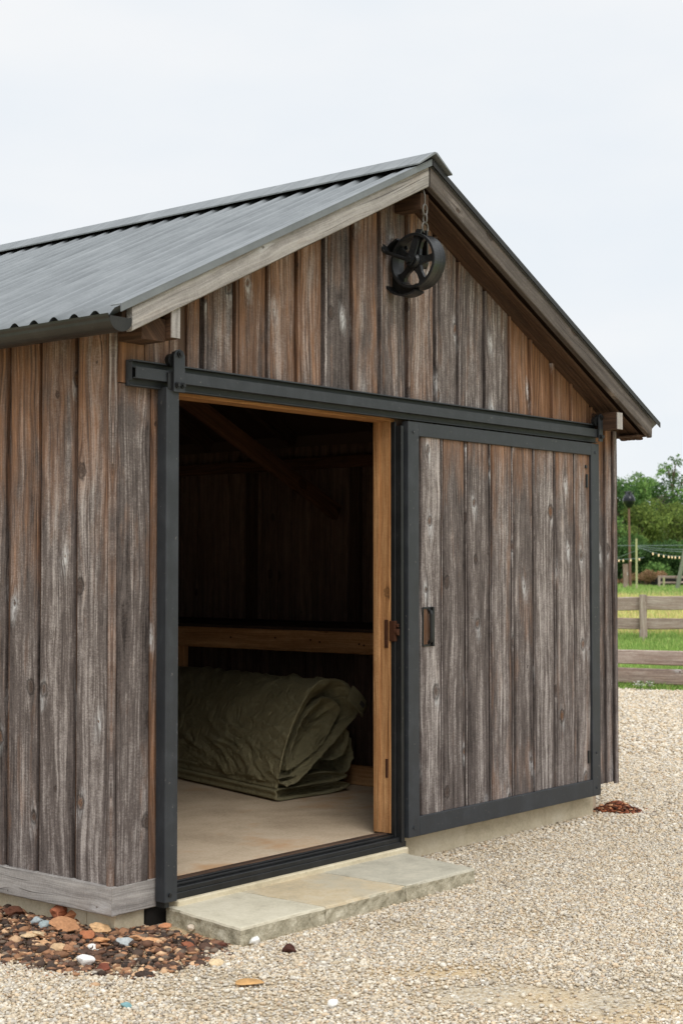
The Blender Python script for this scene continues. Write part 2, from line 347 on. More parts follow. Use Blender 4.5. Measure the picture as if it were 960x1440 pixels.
def canvas():
    T = NT('olive_canvas'); p = T.pos()
    n = T.noise(p, 5, 4, .6); f = T.noise(p, 36, 4, .65)
    cz = T.math('ABSOLUTE', T.math('SUBTRACT', T.noise(p, 7, 3, .5, .6), .5)); cz2 = T.math('ABSOLUTE', T.math('SUBTRACT', T.noise(p, 15, 3, .5, .8), .5)); cz = T.math('ADD', T.rng(cz, 0, .07, 0, 1), T.rng(cz2, 0, .05, 0, .35)); w1 = T.new('ShaderNodeTexWave'); T.put(w1.inputs[0], p); w1.inputs['Scale'].default_value = 260; w1.bands_direction = 'Z'
    w2 = T.new('ShaderNodeTexWave'); T.put(w2.inputs[0], p); w2.inputs['Scale'].default_value = 260; w2.bands_direction = 'Y'
    col = T.ramp(T.math('ADD', T.math('MULTIPLY', n, .6), T.math('MULTIPLY', f, .4)), [(.3, srgb(134, 126, 94)), (.5, srgb(152, 143, 109)), (.7, srgb(168, 159, 125))])
    h = T.math('ADD', T.math('MULTIPLY', T.math('ADD', w1.outputs['Fac'], w2.outputs['Fac']), .03), T.math('ADD', T.math('MULTIPLY', n, 1.), T.math('ADD', T.math('MULTIPLY', f, .22), T.math('MULTIPLY', cz, .30))))
    return T.out(col, .78, T.bump(h, .026, 1.), spec=.25)
M['canvas'] = canvas()

# ------------------------------------------------------------------ ground and gravel
def heightsheet(name, mat, bounds, steps, dz, inside=None):
    (d0, d1), (l0, l1) = bounds
    ds = steps; ls = np.linspace(l0, l1, 60); vs = []; fs = []
    for d in ds:
        for l in ls: p = yard(d, l); vs.append((p.x, p.y, p.z+dz))
    n = len(ls)
    for i in range(len(ds)-1):
        for j in range(n-1): fs.append((i*n+j, i*n+j+1, (i+1)*n+j+1, (i+1)*n+j))
    mb = MB(); mb.add(vs, fs); return mb.obj(name, mat)
g = heightsheet('ground', M['field'], ((-30, 500), (-300, 300)), [-30, -10, 0, 10, 20.2, 24, 28, 36, 44, 52, 60, 67, 75, 90, 120, 200, 320, 500], -.012)
tag(g, kind='structure')
# gravel yard edge: line through E0 with direction ED
E0 = Vector((13.30, 4.80, 0)); ED = Vector((.187, -.982, 0)).normalized(); EN = Vector((.982, .187, 0))
mb = MB(); ny = 90; vs = []; fs = []
for i in range(ny+1):
    t = -16+32*i/ny; e = E0+ED*t+EN*(.06*mn.noise(Vector((t*1.7, 0, 3)))+.03*mn.noise(Vector((t*7, 1, 3))))
    vs += [(e.x-34, e.y-6, 0), (e.x, e.y, 0)]
for i in range(ny): fs.append((2*i, 2*i+1, 2*i+3, 2*i+2))
mb.add(vs, fs); tag(mb.obj('gravel_yard', M['gravel']), kind='structure')

ICO_V = []; phi = (1+5**.5)/2
for a in (-1, 1):
    for b in (-phi, phi): ICO_V += [(0, a, b), (a, b, 0), (b, 0, a)]
ICO_V = np.array(ICO_V); ICO_V /= np.linalg.norm(ICO_V[0])
from itertools import combinations
el = min(np.linalg.norm(ICO_V[i]-ICO_V[j]) for i, j in combinations(range(12), 2))*1.01
ICO_F = []
for i, j, k in combinations(range(12), 3):
    if all(np.linalg.norm(ICO_V[a]-ICO_V[b]) < el for a, b in ((i, j), (j, k), (i, k))):
        nrm = np.cross(ICO_V[j]-ICO_V[i], ICO_V[k]-ICO_V[i])
        ICO_F.append((i, j, k) if nrm @ ICO_V[i] > 0 else (i, k, j))
ICO_F = np.array(ICO_F)
def scatter(name, mat, cx, cy, cz, rad, cols, flat=(.4, .8), jit=.24, smooth=True, parent=None):
    n = len(cx); ang = rng.uniform(0, 6.283, n)
    V = np.repeat(ICO_V[None], n, 0)*(1+rng.uniform(-jit, jit, (n, 12, 1)))
    V = V*np.stack([rad*rng.uniform(.85, 1.4, n), rad*rng.uniform(.7, 1.05, n), rad*rng.uniform(*flat, n)], 1)[:, None, :]
    tx = rng.normal(0, .3, n); c, s = np.cos(tx), np.sin(tx)
    y = V[..., 1]*c[:, None]-V[..., 2]*s[:, None]; z = V[..., 1]*s[:, None]+V[..., 2]*c[:, None]
    c, s = np.cos(ang), np.sin(ang); x = V[..., 0]
    V = np.stack([x*c[:, None]-y*s[:, None]+cx[:, None], x*s[:, None]+y*c[:, None]+cy[:, None], z+cz[:, None]], 2)
    Fc = (ICO_F[None]+(np.arange(n)*12)[:, None, None]).reshape(-1, 3)
    me = bpy.data.meshes.new(name); nv = n*12; nf = len(Fc)
    me.vertices.add(nv); me.vertices.foreach_set('co', V.reshape(-1).astype(np.float32))
    me.loops.add(nf*3); me.loops.foreach_set('vertex_index', Fc.reshape(-1).astype(np.int32))
    me.polygons.add(nf); me.polygons.foreach_set('loop_start', np.arange(0, nf*3, 3, dtype=np.int32))
    me.update(calc_edges=True)
    a = me.color_attributes.new('col', 'FLOAT_COLOR', 'POINT')
    cc = np.repeat(cols, 12, 0); a.data.foreach_set('color', np.concatenate([cc, np.ones((nv, 1))], 1).reshape(-1).astype(np.float32))
    if smooth: me.polygons.foreach_set('use_smooth', np.ones(nf, bool))
    me.materials.append(mat); o = bpy.data.objects.new(name, me); COL.objects.link(o)
    return o
def palette(n, pal, wts, var=.12, even=0):
    P = np.array([srgb(*c)[:3] for c in pal]); w = np.array(wts, float); w /= w.sum()
    c = P[rng.choice(len(pal), n, p=w)]; c = c*(1+rng.uniform(-var, var, (n, 1)))
    if even: c = c*(1-even)+np.array(srgb(210, 196, 172)[:3])*even
    return np.clip(c, 0, .85)
GP = [(218, 208, 190), (204, 188, 164), (190, 172, 144), (194, 188, 178), (174, 166, 156), (208, 184, 152), (230, 224, 212), (154, 142, 126), (180, 152, 124), (134, 124, 114)]
GW = [18, 20, 15, 13, 9, 8, 7, 5, 3, 2]
def inview(x, y, mx=.18):
    dx, dy = x-CAM.x, y-CAM.y; d = dx*FH.x+dy*FH.y; l = dx*RT.x+dy*RT.y
    return d, l/np.maximum(d, .1)*2140/480
def mulchmask(x, y):   # bark strip along the left wall and round the corner
    xe = np.where(y > -.05, 0., 0.); 
    d1 = np.hypot((x+.20)/.40, (y-.10)/.80); d2 = np.hypot((x-.02)/.33, (y+.28)/.30)
    d3 = np.hypot((x+.25)/.42, (y-.9)/1.1)
    return np.minimum(np.minimum(d1, d2), d3)
def occupied(x, y):
    barn = (x > .02) & (x < 4.18) & (y > .03) & (y < 5.4)
    slab = (x > .20) & (x < 1.93) & (y > -.60) & (y < .1)
    return barn | slab
def patch_xy(pitch, d0, d1, dens):
    ds = np.arange(d0, d1, pitch); out = []
    for d in ds:
        l = np.arange(-d*.29, d*.29, pitch); out.append(np.stack([np.full(len(l), d), l], 1))
    q = np.concatenate(out); q += rng.uniform(-.55, .55, q.shape)*pitch
    x = CAM.x+q[:, 0]*FH.x+q[:, 1]*RT.x; y = CAM.y+q[:, 0]*FH.y+q[:, 1]*RT.y
    k = ~occupied(x, y) & (rng.uniform(0, 1, len(x)) < dens)
    edge = (x-E0.x)*EN.x+(y-E0.y)*EN.y
    k &= edge < rng.normal(-.02, .05, len(x))
    return x[k], y[k]
def sandy(x, y):
    return np.array([mn.noise(Vector((a*1.3, b*2.0, 0)))+.5*mn.noise(Vector((a*4, b*4, 5))) for a, b in zip(x, y)])
X1, Y1 = patch_xy(.0102, 4.9, 9.2, 1.); X2, Y2 = patch_xy(.017, 9.2, 13.0, .9); X3, Y3 = patch_xy(.03, 13., 20.6, .8)
m1 = mulchmask(X1, Y1); sd = sandy(X1, Y1)
D1 = (X1-CAM.x)*FH.x+(Y1-CAM.y)*FH.y; L1 = (X1-CAM.x)*RT.x+(Y1-CAM.y)*RT.y
wb_ = np.array([mn.noise(Vector((a*2.5, b*2.5, 8)))*.5 for a, b in zip(X1, Y1)])
blob = np.clip(1.5*np.maximum(np.exp(-(((L1-.62-(5.8-D1)*1.2)/.50)**2+((D1-5.72)/.20)**2)), .7*np.exp(-(((L1-.35)/.35)**2+((D1-6.05)/.10)**2)))+wb_*.8-.02, 0, 1)
lo1 = np.array([mn.noise(Vector((a*9, b*9, 2)))*.16 for a, b in zip(X1, Y1)])
k = ((m1+lo1 > .97+rng.normal(0, .05, len(X1))) | (rng.uniform(0, 1, len(X1)) < .03)) & (rng.uniform(0, 1, len(X1)) > np.clip((sd-.18)*1.6, 0, .55)) & (rng.uniform(0, 1, len(X1)) > blob*.93)
X1, Y1 = X1[k], Y1[k]
x = np.concatenate([X1, X2, X3]); y = np.concatenate([Y1, Y2, Y3])
r1 = np.clip(rng.lognormal(math.log(.0058), .34, len(X1)), .003, .0145)
rad = np.concatenate([r1, np.clip(rng.lognormal(math.log(.0095), .28, len(X2)), .005, .018), np.clip(rng.lognormal(math.log(.015), .25, len(X3)), .008, .024)])
zz = rad*.35+rng.uniform(0, .004, len(x))
k2 = np.ones(len(x), bool); x, y, rad, zz = x[k2], y[k2], rad[k2], zz[k2]
o = scatter('gravel', M['pebble'], x, y, zz, rad, palette(len(x), GP, GW, .12, .28))
tag(o, 'pale tan and grey pea gravel covering the yard', 'gravel', kind='stuff')

# bark mulch with crumbs
n = 16000; x = rng.uniform(-.75, .55, n); y = rng.uniform(-.65, 2.1, n); m = mulchmask(x, y)
lo = np.array([mn.noise(Vector((a*9, b*9, 2)))*.16 for a, b in zip(x, y)])
k = ((m+lo < 1+rng.normal(0, .06, n)) | ((m < 1.4) & (rng.uniform(0, 1, n) < .11*(1.4-m)/.4))) & ~occupied(x, y); x, y, m = x[k], y[k], m[k]
rad = np.clip(rng.lognormal(math.log(.0088), .62, len(x)), .003, .028)
BP = [(92, 70, 58), (116, 84, 66), (78, 63, 54), (150, 110, 82), (116, 100, 86), (200, 164, 128), (170, 126, 94), (64, 54, 48)]
zz = rng.uniform(0, .025, len(x))*np.clip(1.15-m, 0, 1)+.003
o = scatter('bark_mulch', M['chip'], x, y, zz, rad, palette(len(x), BP, [16, 16, 14, 12, 10, 12, 12, 9], .25), (.25, .7), .38, False)
tag(o, 'dark red brown bark mulch heaped round the near corner of the barn', 'mulch', kind='stuff')
n = 900; x = rng.normal(4.36, .075, n); y = rng.normal(-.02, .07, n); y -= (x-4.36)*.55; k = ~occupied(x, y); x, y = x[k], y[k]
rr = np.hypot(x-4.36, (y+.02))
o = scatter('leaf_litter', M['chip'], x, y, np.clip(.075-rr*.42, .004, .08)*rng.uniform(.2, 1, len(x)), rng.uniform(.009, .022, len(x)), palette(len(x), [(124, 72, 50), (160, 98, 66), (82, 52, 40), (194, 146, 110)], [4, 4, 4, 2], .25), (.15, .4), .4, False)
tag(o, 'small heap of rust brown leaf litter beside the far right corner of the barn', 'leaf litter', kind='stuff')

# distinct stones and bark pieces lying loose near the corner
def lump(name, p, r, col, label, cat, flat=.55, sharp=.25, seed=0, el=1.3, rot=0., group=None, tilt=.0):
    import bmesh
    bm = bmesh.new(); bmesh.ops.create_icosphere(bm, subdivisions=3, radius=1)
    cuts = [Vector((random.uniform(-1, 1), random.uniform(-1, 1), random.uniform(-.6, 1))).normalized() for _ in range(7)]
    for v in bm.verts:
        q = v.co.copy()
        for c in cuts:
            d = q.dot(c)
            if d > .72: q -= c*(d-.72)*.9
        q *= 1+sharp*mn.noise(q*1.3+Vector((seed, 0, 0)))+.06*mn.noise(q*5+Vector((seed, 2, 0)))
        v.co = Vector((q.x*el*r, q.y*r, q.z*r*flat))
    bmesh.ops.recalc_face_normals(bm, faces=bm.faces)
    me = bpy.data.meshes.new(name); bm.to_mesh(me); bm.free()
    a = me.color_attributes.new('col', 'FLOAT_COLOR', 'POINT'); c = srgb(*col)
    a.data.foreach_set('color', np.tile(np.array(c, dtype=np.float32), len(me.vertices)))
    me.materials.append(M['chip']); me.polygons.foreach_set('use_smooth', [sharp < .3]*len(me.polygons))
    o = bpy.data.objects.new(name, me); COL.objects.link(o); o.location = p; o.rotation_euler = (tilt, tilt*.6, rot)
    return tag(o, label, cat, group)
def onground(px, py, z=0.0):   # metres on the yard from the survey of the photograph
    a = (px-480)/2140; b = -(py-720)/2140
    f = Vector((FH.x*math.cos(PITCH), FH.y*math.cos(PITCH), math.sin(PITCH))); u = Vector((-FH.x*math.sin(PITCH), -FH.y*math.sin(PITCH), math.cos(PITCH)))
    d = f+RT*a+u*b; t = (z-CAM.z)/d.z; return CAM+d*t
LUMPS = [
 ('stone', 122, 1353, .030, (236, 232, 226), 'bright white angular stone at the front edge of the bark mulch', 'stone', .7, .2, .03),
 ('stone', 65, 1303, .026, (160, 172, 172), 'rounded blue grey stone at the left end of the mulch', 'stone', .7, .15, .03),
 ('stone', 52, 1298, .022, (168, 176, 176), 'smaller blue grey stone touching the larger blue grey one', 'stone', .7, .15, .03),
 ('stone', 176, 1327, .026, (172, 176, 174), 'pale grey streaked stone in the middle of the mulch', 'stone', .6, .2, .025),
 ('stone', 132, 1334, .018, (226, 222, 214), 'narrow off white stone right of the tan chips', 'stone', .5, .2, .02),
 ('stone_chip', 91, 1303, .044, (188, 138, 100), 'large tan flat chip leaning near the corner post', 'stone chip', .30, .3, .045),
 ('stone_chip', 140, 1308, .036, (206, 166, 122), 'squarish buff chip just right of the skirt corner', 'stone chip', .35, .35, .04),
 ('stone_chip', 143, 1325, .030, (200, 148, 102), 'orange buff chip below the squarish buff chip', 'stone chip', .35, .3, .03),
 ('stone_chip', 40, 1318, .028, (206, 178, 140), 'cream flake at the left side of the mulch', 'stone chip', .25, .3, .03),
 ('stone_chip', 56, 1316, .026, (210, 184, 148), 'cream almond shaped flake beside the other cream flake', 'stone chip', .3, .25, .03),
 ('stone_chip', 86, 1334, .032, (200, 168, 130), 'long beige flake lying at the lower front of the mulch', 'stone chip', .3, .25, .025),
 ('stone_chip', 194, 1322, .026, (198, 148, 108), 'orange chip beside the pale grey streaked stone', 'stone chip', .4, .3, .03),
 ('stone_chip', 213, 1325, .024, (206, 156, 112), 'light orange chip toward the right of the mulch', 'stone chip', .4, .3, .03),
 ('stone_chip', 232, 1304, .020, (196, 136, 98), 'small orange chip beside the black door post foot', 'stone chip', .4, .3, .03),
 ('stone_chip', 62, 1328, .022, (190, 148, 110), 'dull brown tan flake in front of the cream flakes', 'stone chip', .3, .3, .022),
 ('bark_piece', 85, 1288, .034, (160, 98, 70), 'upright rust coloured bark piece against the skirt board', 'bark', .8, .4, .05),
 ('bark_piece', 104, 1290, .026, (188, 126, 88), 'orange bark piece beside the upright rust one', 'bark', .7, .4, .045),
 ('bark_piece', 124, 1318, .026, (172, 110, 76), 'orange brown bark piece between the tan chips', 'bark', .6, .4, .03),
 ('bark_piece', 146, 1362, .022, (122, 70, 54), 'dark red bark piece at the lowest tip of the mulch', 'bark', .6, .4, .02),
 ('bark_piece', 265, 1332, .020, (142, 88, 64), 'red brown bark piece at the right edge near the slab', 'bark', .6, .4, .02),
 ('bark_piece', 20, 1284, .034, (96, 60, 44), 'broad dark bark piece at the far left of the mulch', 'bark', .5, .4, .04),
 ('bark_piece', 312, 1330, .018, (100, 62, 50), 'small dark red bark crumb at the slab corner', 'bark', .6, .4, .012),
 ('stone', 359, 1325, .020, (232, 230, 224), 'white stone on the gravel at the slab corner', 'stone', .7, .2, .02),
 ('stone', 268, 1307, .013, (212, 196, 176), 'pale pebble on the mulch against the slab end', 'stone', .7, .2, .03),
 ('stone', 304, 1355, .020, (214, 190, 152), 'flat cream stone on the gravel below the slab corner', 'stone', .5, .2, .014),
 ('stone', 468, 1413, .017, (230, 226, 218), 'round white pebble on the gravel near the bottom centre', 'stone', .7, .15, .016),
 ('dirt_clod', 407, 1336, .023, (74, 46, 38), 'dark brown clod lying alone on the gravel before the slab', 'clod', .7, .3, .018),
 ('stone', 178, 1415, .012, (120, 156, 158), 'tiny teal pebble in the gravel at the bottom left', 'stone', .7, .15, .014),
]
for i, (nm, px, py, r, c, lab, cat, fl, sh, z) in enumerate(LUMPS):
    p = onground(px, py, z*.6); lump(nm, (p.x, p.y, z*.85), r*1.3, c, lab, cat, fl, sh, i*3.7, random.uniform(1.1, 1.5), random.uniform(0, 6), {'stone': 'loose stones near the corner', 'stone_chip': 'stone chips in the mulch', 'bark_piece': 'bark pieces in the mulch'}.get(nm), random.uniform(-.35, .35))
# orange leaf on the gravel
mb = MB(); vs = [(0, 0, .006)]; n = 16
for i in range(n):
    a = 2*math.pi*i/n; vs.append((.055*math.cos(a), (.030 if 1 else 0)*math.sin(a)*(1-.35*math.cos(a)), .008+.006*abs(math.sin(a))))
mb.add(vs, [(0, 1+i, 1+(i+1) % n) for i in range(n)])
me = plain('dry_leaf', srgb(206, 160, 104), .7, bump=.001); p = onground(351, 1387)
ol = mb.obj('fallen_leaf', me, smooth=True); ol.location = (p.x, p.y, .006); ol.rotation_euler = (.12, .0, -.80)
sm = ol.modifiers.new('s', 'SOLIDIFY'); sm.thickness = .002
tag(ol, 'curled orange tan fallen leaf alone on the gravel in the foreground', 'leaf')

# ------------------------------------------------------------------ THE BARN
W = 4.36; D = 5.4; RX = 2.023; RZ = 3.745; SL = .485
ztop = lambda x: RZ-SL*abs(x-RX)
barn = thing('barn', 'weathered timber barn with grey corrugated roof and black sliding door', 'barn')
SIDE = [0.004, .231, .484, .706, .945, 1.19, 1.42, 1.66, 1.90, 2.14, 2.39, 2.62, 2.87, 3.11, 3.34, 3.59, 3.82, 4.06, 4.30, 4.55, 4.79, 5.03, 5.27, 5.40]
mb = MB()
wtop = lambda z: .08+.54*max(0, min(1, (z-1.35)/.9))-.10*max(0, 1-z)
for a, b in zip(SIDE, SIDE[1:]):
    gap = random.uniform(.024, .036)
    mb.board(((.012 if a > .01 else .012), (a+b)/2+gap/2, .212), Y*1, Z, -X, (b-a)-gap, 2.72-.212+random.uniform(-.02, 0), .020+random.uniform(-.002, .003), warm=lambda z, k=random.uniform(-.12, .12): wtop(z)+k, base=.212)
mb.board((.03, D/2, .214), Y, Z, -X, D, 2.5, .016, warm=.5, dark=.15, base=.2)
mb.obj('side_siding', M['siding'], barn)
# far side and rear walls (simple lapped boards too)
mb = MB()
for i in range(22):
    a = i*D/22; mb.board((W-.012, a+D/44, .2), Y, Z, X, D/22-.02, 2.33, .026, warm=.25, base=.2)
mb.board((W-.03, D/2, .2), Y, Z, X, D, 2.3, .018, warm=.7, dark=.3, base=.2)
mb.obj('side_siding', M['siding'], barn)
mb = MB()
for i in range(18):
    c = (i+.5)*W/18; mb.board((c, D-.012, .2), X, Z, Y, W/18-.02, ztop(c)-.14-.2, .026, warm=.25, top=lambda a, c=c: (-SL if c > RX else SL)*a, base=.2)
mb.prism([(0.02, .2), (W-.02, .2), (W-.02, ztop(W)-.16), (RX, RZ-.16), (.02, ztop(0)-.16)], D-.04, D-.014)
mb.obj('rear_siding', M['siding'], barn)
# front siding
FE = [.389, .512, .727, .956, 1.175, 1.382, 1.605, 1.843, 2.086, 2.34, 2.566, 2.83, 3.09, 3.32, 3.565, 3.79, 4.04, 4.21, 4.35]
mb = MB()
def wfront(c, k):
    def f(z):
        if z < 2.38: return .05+.35*max(0, (z-1.9)/.5)+k*.5
        end = max(0, (c-3.0)/1.2)+max(0, (.9-c)/1.)
        return .33+.34*min(1, end)+k+.25*max(0, (z-(ztop(c)-.45))/.4)
    return f
for a, b in zip(FE, FE[1:]):
    gap = random.uniform(.038, .046); c = (a+b)/2; z0 = 2.41 if c < 2.0 else .2; kk = random.uniform(-.2, .2)+(.30 if .72 < c < 1.39 else 0)+(.25 if c > 3.1 else 0)
    if a > .45: mb.board((a+gap/2, -.0, z0), X, Z, -Y, .018, ztop(a)-.125-z0-random.uniform(0, .02), .031+random.uniform(-.003, .003), warm=wfront(c, kk-.12), base=z0, ch=.003)
    sgn = SL if c < RX else -SL
    if abs(c-RX) < .12: top = (lambda q, c=c: SL*0)
    else: top = lambda q, s=sgn: s*q
    h = ztop(c)-.10 if abs(c-RX) > .12 else ztop(c)-.13
    mb.board((c+gap/2, -.0, z0), X, Z, -Y, (b-a)-gap, h-z0, .019+random.uniform(-.003, .004), warm=wfront(c, kk), top=top, base=z0)
# two boards left of the door post, the corner one jointed under the track
mb.board((.098, 0, .212), X, Z, -Y, .186, 2.195, .026, warm=lambda z: .12+.35*max(0, (z-2.1)/.3), base=.212)
mb.board((.078, 0, 2.411), X, Z, -Y, .145, .235, .029, warm=.85, base=1.4)
mb.board((.185, 0, 2.411), X, Z, -Y, .055, .32, .024, warm=.7, base=1.4)
mb.board((.256, 0, .212), X, Z, -Y, .110, 2.62, .022, warm=.62, base=.212)
mb.board((.345, 0, 2.411), X, Z, -Y, .060, .42, .022, warm=.5, base=.212)
mb.obj('front_siding', M['siding'], barn)
mb = MB()   # backing wall with the doorway cut out: brown strips seen in the gaps
mb.prism([(.02, .2), (.34, .2), (.34, ztop(.34)-.13), (.02, ztop(.02)-.13)], .0, .05)
mb.prism([(.34, 2.40), (2.01, 2.40), (2.01, ztop(2.01)-.13), (.34, ztop(.34)-.13)], .0, .05)
mb.prism([(2.01, .2), (W-.02, .2), (W-.02, ztop(W)-.13), (RX, RZ-.13), (2.01, RZ-.13)], .0, .05)
mb.obj('wall_backing', M['back'], barn)
# corner trim right and left edge board
mb = MB(); mb.board((4.335, -.026, .19), X, Z, -Y, .045, 2.30, .014, warm=.2, base=.2); mb.obj('corner_board', M['siding'], barn); mb = MB()
mb.board((.012, .002, .212), -Y, Z, -X, .030, 2.44, .032, warm=lambda z: .45, base=.2)
mb.obj('corner_board', M['siding'], barn)
# skirt boards
mb = MB(); mb.board((.006, -.024, .15), Z, Y, -X, .126, D, .030, warm=.0, base=0)
mb.obj('skirt_board', M['trim'], barn)
mb = MB(); mb.board((-.022, 0, .15), Z, X, -Y, .126, .285, .026, warm=.1, base=0)
mb.obj('skirt_board', M['trim'], barn)
# foundation
mb = MB()
mb.box(.03, .205, .012, .2, -.1, .088, .004); mb.box(.03, .2, .2, D-.04, -.1, .088); mb.box(.345, 4.135, .022, .35, -.1, .145, .006)
mb.box(4.0, 4.15, .35, D-.04, -.1, .145); mb.box(.2, 4.0, D-.3, D-.05, -.1, .145)
mb.obj('foundation', M['concrete'], barn)
# sill ledge of concrete behind the slab step
mb = MB(); mb.box(.05, 4.3, .10, D-.06, -.08, .168); mb.obj('floor', M['floor'], barn)
mb = MB(); mb.board((.345, .050, .160), Y, X, Z, .052, 1.66, .014, warm=.3); mb.obj('floor_edge_strip', M['soffit'], barn)

# roof: corrugated sheets
def corr(x0, x1, side):
    nx = 14; ny = 540; y0, y1 = -.225, D+.25; vs = []; fs = []
    for t in (0, 1):
        for i in range(nx+1):
            x = x0+(x1-x0)*i/nx
            for j in range(ny+1):
                y = y0+(y1-y0)*j/ny
                z = ztop(x)+.008+.020*math.sin(2*math.pi*y/.135)+.0015*mn.noise(Vector((x*3, y*3, 0)))-(0.0022 if t else 0)
                vs.append((x, y, z))
    m = ny+1; N = (nx+1)*m
    for t in (0, 1):
        for i in range(nx):
            for j in range(ny):
                f = (t*N+i*m+j, t*N+i*m+j+1, t*N+(i+1)*m+j+1, t*N+(i+1)*m+j); fs.append(f if t else f[::-1])
    for j in range(ny): fs.append((j, j+1, N+j+1, N+j)); fs.append((nx*m+j, nx*m+j+1, N+nx*m+j+1, N+nx*m+j))
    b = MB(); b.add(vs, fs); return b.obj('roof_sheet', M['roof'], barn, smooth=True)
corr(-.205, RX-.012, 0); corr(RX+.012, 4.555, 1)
# deck under the sheets
def slope_poly(x0, x1, zt, zb): return [(x0, ztop(x0)+zt), (x1, ztop(x1)+zt), (x1, ztop(x1)+zb), (x0, ztop(x0)+zb)]
mb = MB(); mb.prism(slope_poly(-.135, RX, -.014, -.032), -.196, D+.2); mb.prism(slope_poly(RX+.001, 4.495, -.014, -.032), -.196, D+.2)
mb.obj('roof_deck', M['soffit'], barn)
# soffit boards under front overhang: three boards running down each slope
mb = MB()
for (xa, xb) in ((.03, RX-.003), (RX+.003, 4.47)):
    dv = Vector((xb-xa, 0, ztop(xb)-ztop(xa))); L = dv.length; dv.normalize(); nn = Vector((dv.z, 0, -dv.x)) if True else 0
    if nn.z > 0: nn = -nn
    for k in range(3):
        yc = -.034-k*.056-.0; mb.board(Vector((xa, yc, ztop(xa)-.112)), Y, dv, nn, .0535, L, .012, warm=.6)
mb.obj('soffit', M['soffit'], barn)
# barge boards
def barge(xa, xb, mat):
    b = MB(); dv = Vector((xb-xa, 0, ztop(xb)-ztop(xa))); L = dv.length; dv.normalize(); up = Vector((-dv.z, 0, dv.x))
    if up.z < 0: up = -up
    h = .110*dv.dot(X if xb > xa else -X)
    o = Vector((xa, -.200, ztop(xa)+.001))-up*h/2
    s = SL
    b.board(o, up, dv, -Y, h, L, .034, warm=.12, top=lambda a: -a*s, bot=lambda a: (h/2-a)*s, wob=.0008, base=0)
    return b.obj('barge_board', mat, barn)
o = barge(RX-.012, -.135, M['trim']); o['label'] = 'pale silvered barge board on the left rake'
o = barge(RX+.002, 4.495, M['fasc2']); o['label'] = 'grey brown barge board on the right rake'
# rake flashing
mb = MB()
mb.prism(slope_poly(-.19, RX-.004, .030, .001), -.252, -.246); mb.prism(slope_poly(-.19, RX-.004, .036, .0305), -.252, -.185)
mb.obj('rake_flashing', M['flash'], barn); mb = MB(); mb.prism(slope_poly(RX+.004, 4.56, .030, .004), -.252, -.246); mb.prism(slope_poly(RX+.004, 4.56, .036, .0305), -.252, -.185)
mb.obj('rake_flashing', M['gutter'], barn)
# ridge cap
mb = MB(); t = .004; w = .15
mb.prism([(RX-w, RZ+.064-w*SL*1.14), (RX-.012, RZ+.068), (RX+.012, RZ+.068), (RX+w, RZ+.064-w*SL*1.14), (RX+w, RZ+.056-w*SL*1.14), (RX, RZ+.061), (RX-w, RZ+.056-w*SL*1.14)], -.275, D+.26)
mb.obj('ridge_cap', M['flash'], barn)
mb = MB(); mb.prism([(RX-.06, RZ+.01), (RX, RZ+.045), (RX+.06, RZ+.01), (RX, RZ-.03)], -.19, D+.2); mb.obj('ridge_closure', M['dark'], barn)
# lookout blocks
for xa, xb, z0, z1, nm in ((.137, .189, 2.603, 2.742, 0), (4.055, 4.118, 2.475, 2.585, 1)):
    mb = MB(); mb.board(((xa+xb)/2, -.0255, z0), X, -Y, Z, xb-xa, .185, z1-z0, warm=.9); mb.obj('lookout_block', M['soffit'], barn)
    mb = MB(); mb.board(((xa+xb)/2, -.2105, z0+.002), X, Z, -Y, xb-xa+.004, z1-z0-.004, .006, warm=.1); mb.obj('block_end', M['trim'], barn)
mb = MB(); mb.board((.066, -.028, 2.588), X, -Y, Z, .140, .150, .10, warm=.8); mb.obj('eave_return', M['soffit'], barn)
mb = MB(); mb.board((RX, -.0275, 3.515), X, -Y, Z, .07, .17, .085, warm=.9); mb.board((RX+.012, -.172, 3.488), X, Z, -Y, .030, .10, .012, warm=.2); mb.obj('ridge_beam_end', M['soffit'], barn)
# sub-fascia at right eave
mb = MB(); mb.board((4.455, -.195, ztop(4.455)-.062), Z, Y, X, .10, D+.35, .026, warm=.5); mb.obj('eave_board', M['soffit'], barn)
mb = MB(); mb.board((4.41, -.03, ztop(4.41)-.135), X, -Y, Z, .10, .16, .010, warm=.8); mb.obj('eave_soffit', M['soffit'], barn)
mb = MB(); mb.board((-.115, -.195, ztop(-.11)-.045), Z, Y, -X, .07, D+.35, .02, warm=.5); mb.obj('eave_board', M['soffit'], barn)

# gutter
mb = MB(); prof = []
for i in range(13):
    a = math.pi+math.pi*i/12; prof.append((-.198+.062*math.cos(a), 2.637+.050*math.sin(a)))
outer = [(-.262, 2.652), (-.268, 2.657), (-.266, 2.647)]+prof+[(-.136, 2.652)]
inner = [(-.139, 2.652)]+[(-.198+.058*math.cos(math.pi+math.pi*i/12), 2.638+.045*math.sin(math.pi+math.pi*i/12)) for i in range(12, -1, -1)]+[(-.257, 2.648)]
mb.prism(outer+inner, -.255, D+.25)
mb.prism(prof+[(-.136, 2.648), (-.260, 2.648)], -.259, -.2551)
mb.obj('gutter', M['gutter'], barn)

mb = MB(); mb.box(4.30, 4.33, .06, D-.05, 2.30, 2.605); mb.obj('eave_light_stop', M['back'], barn)  # boards added inside both eaves to stop light leaking in
mb = MB(); mb.box(.052, .075, .06, D-.05, 2.40, ztop(.06)-.036); mb.obj('eave_light_stop', M['back'], barn)
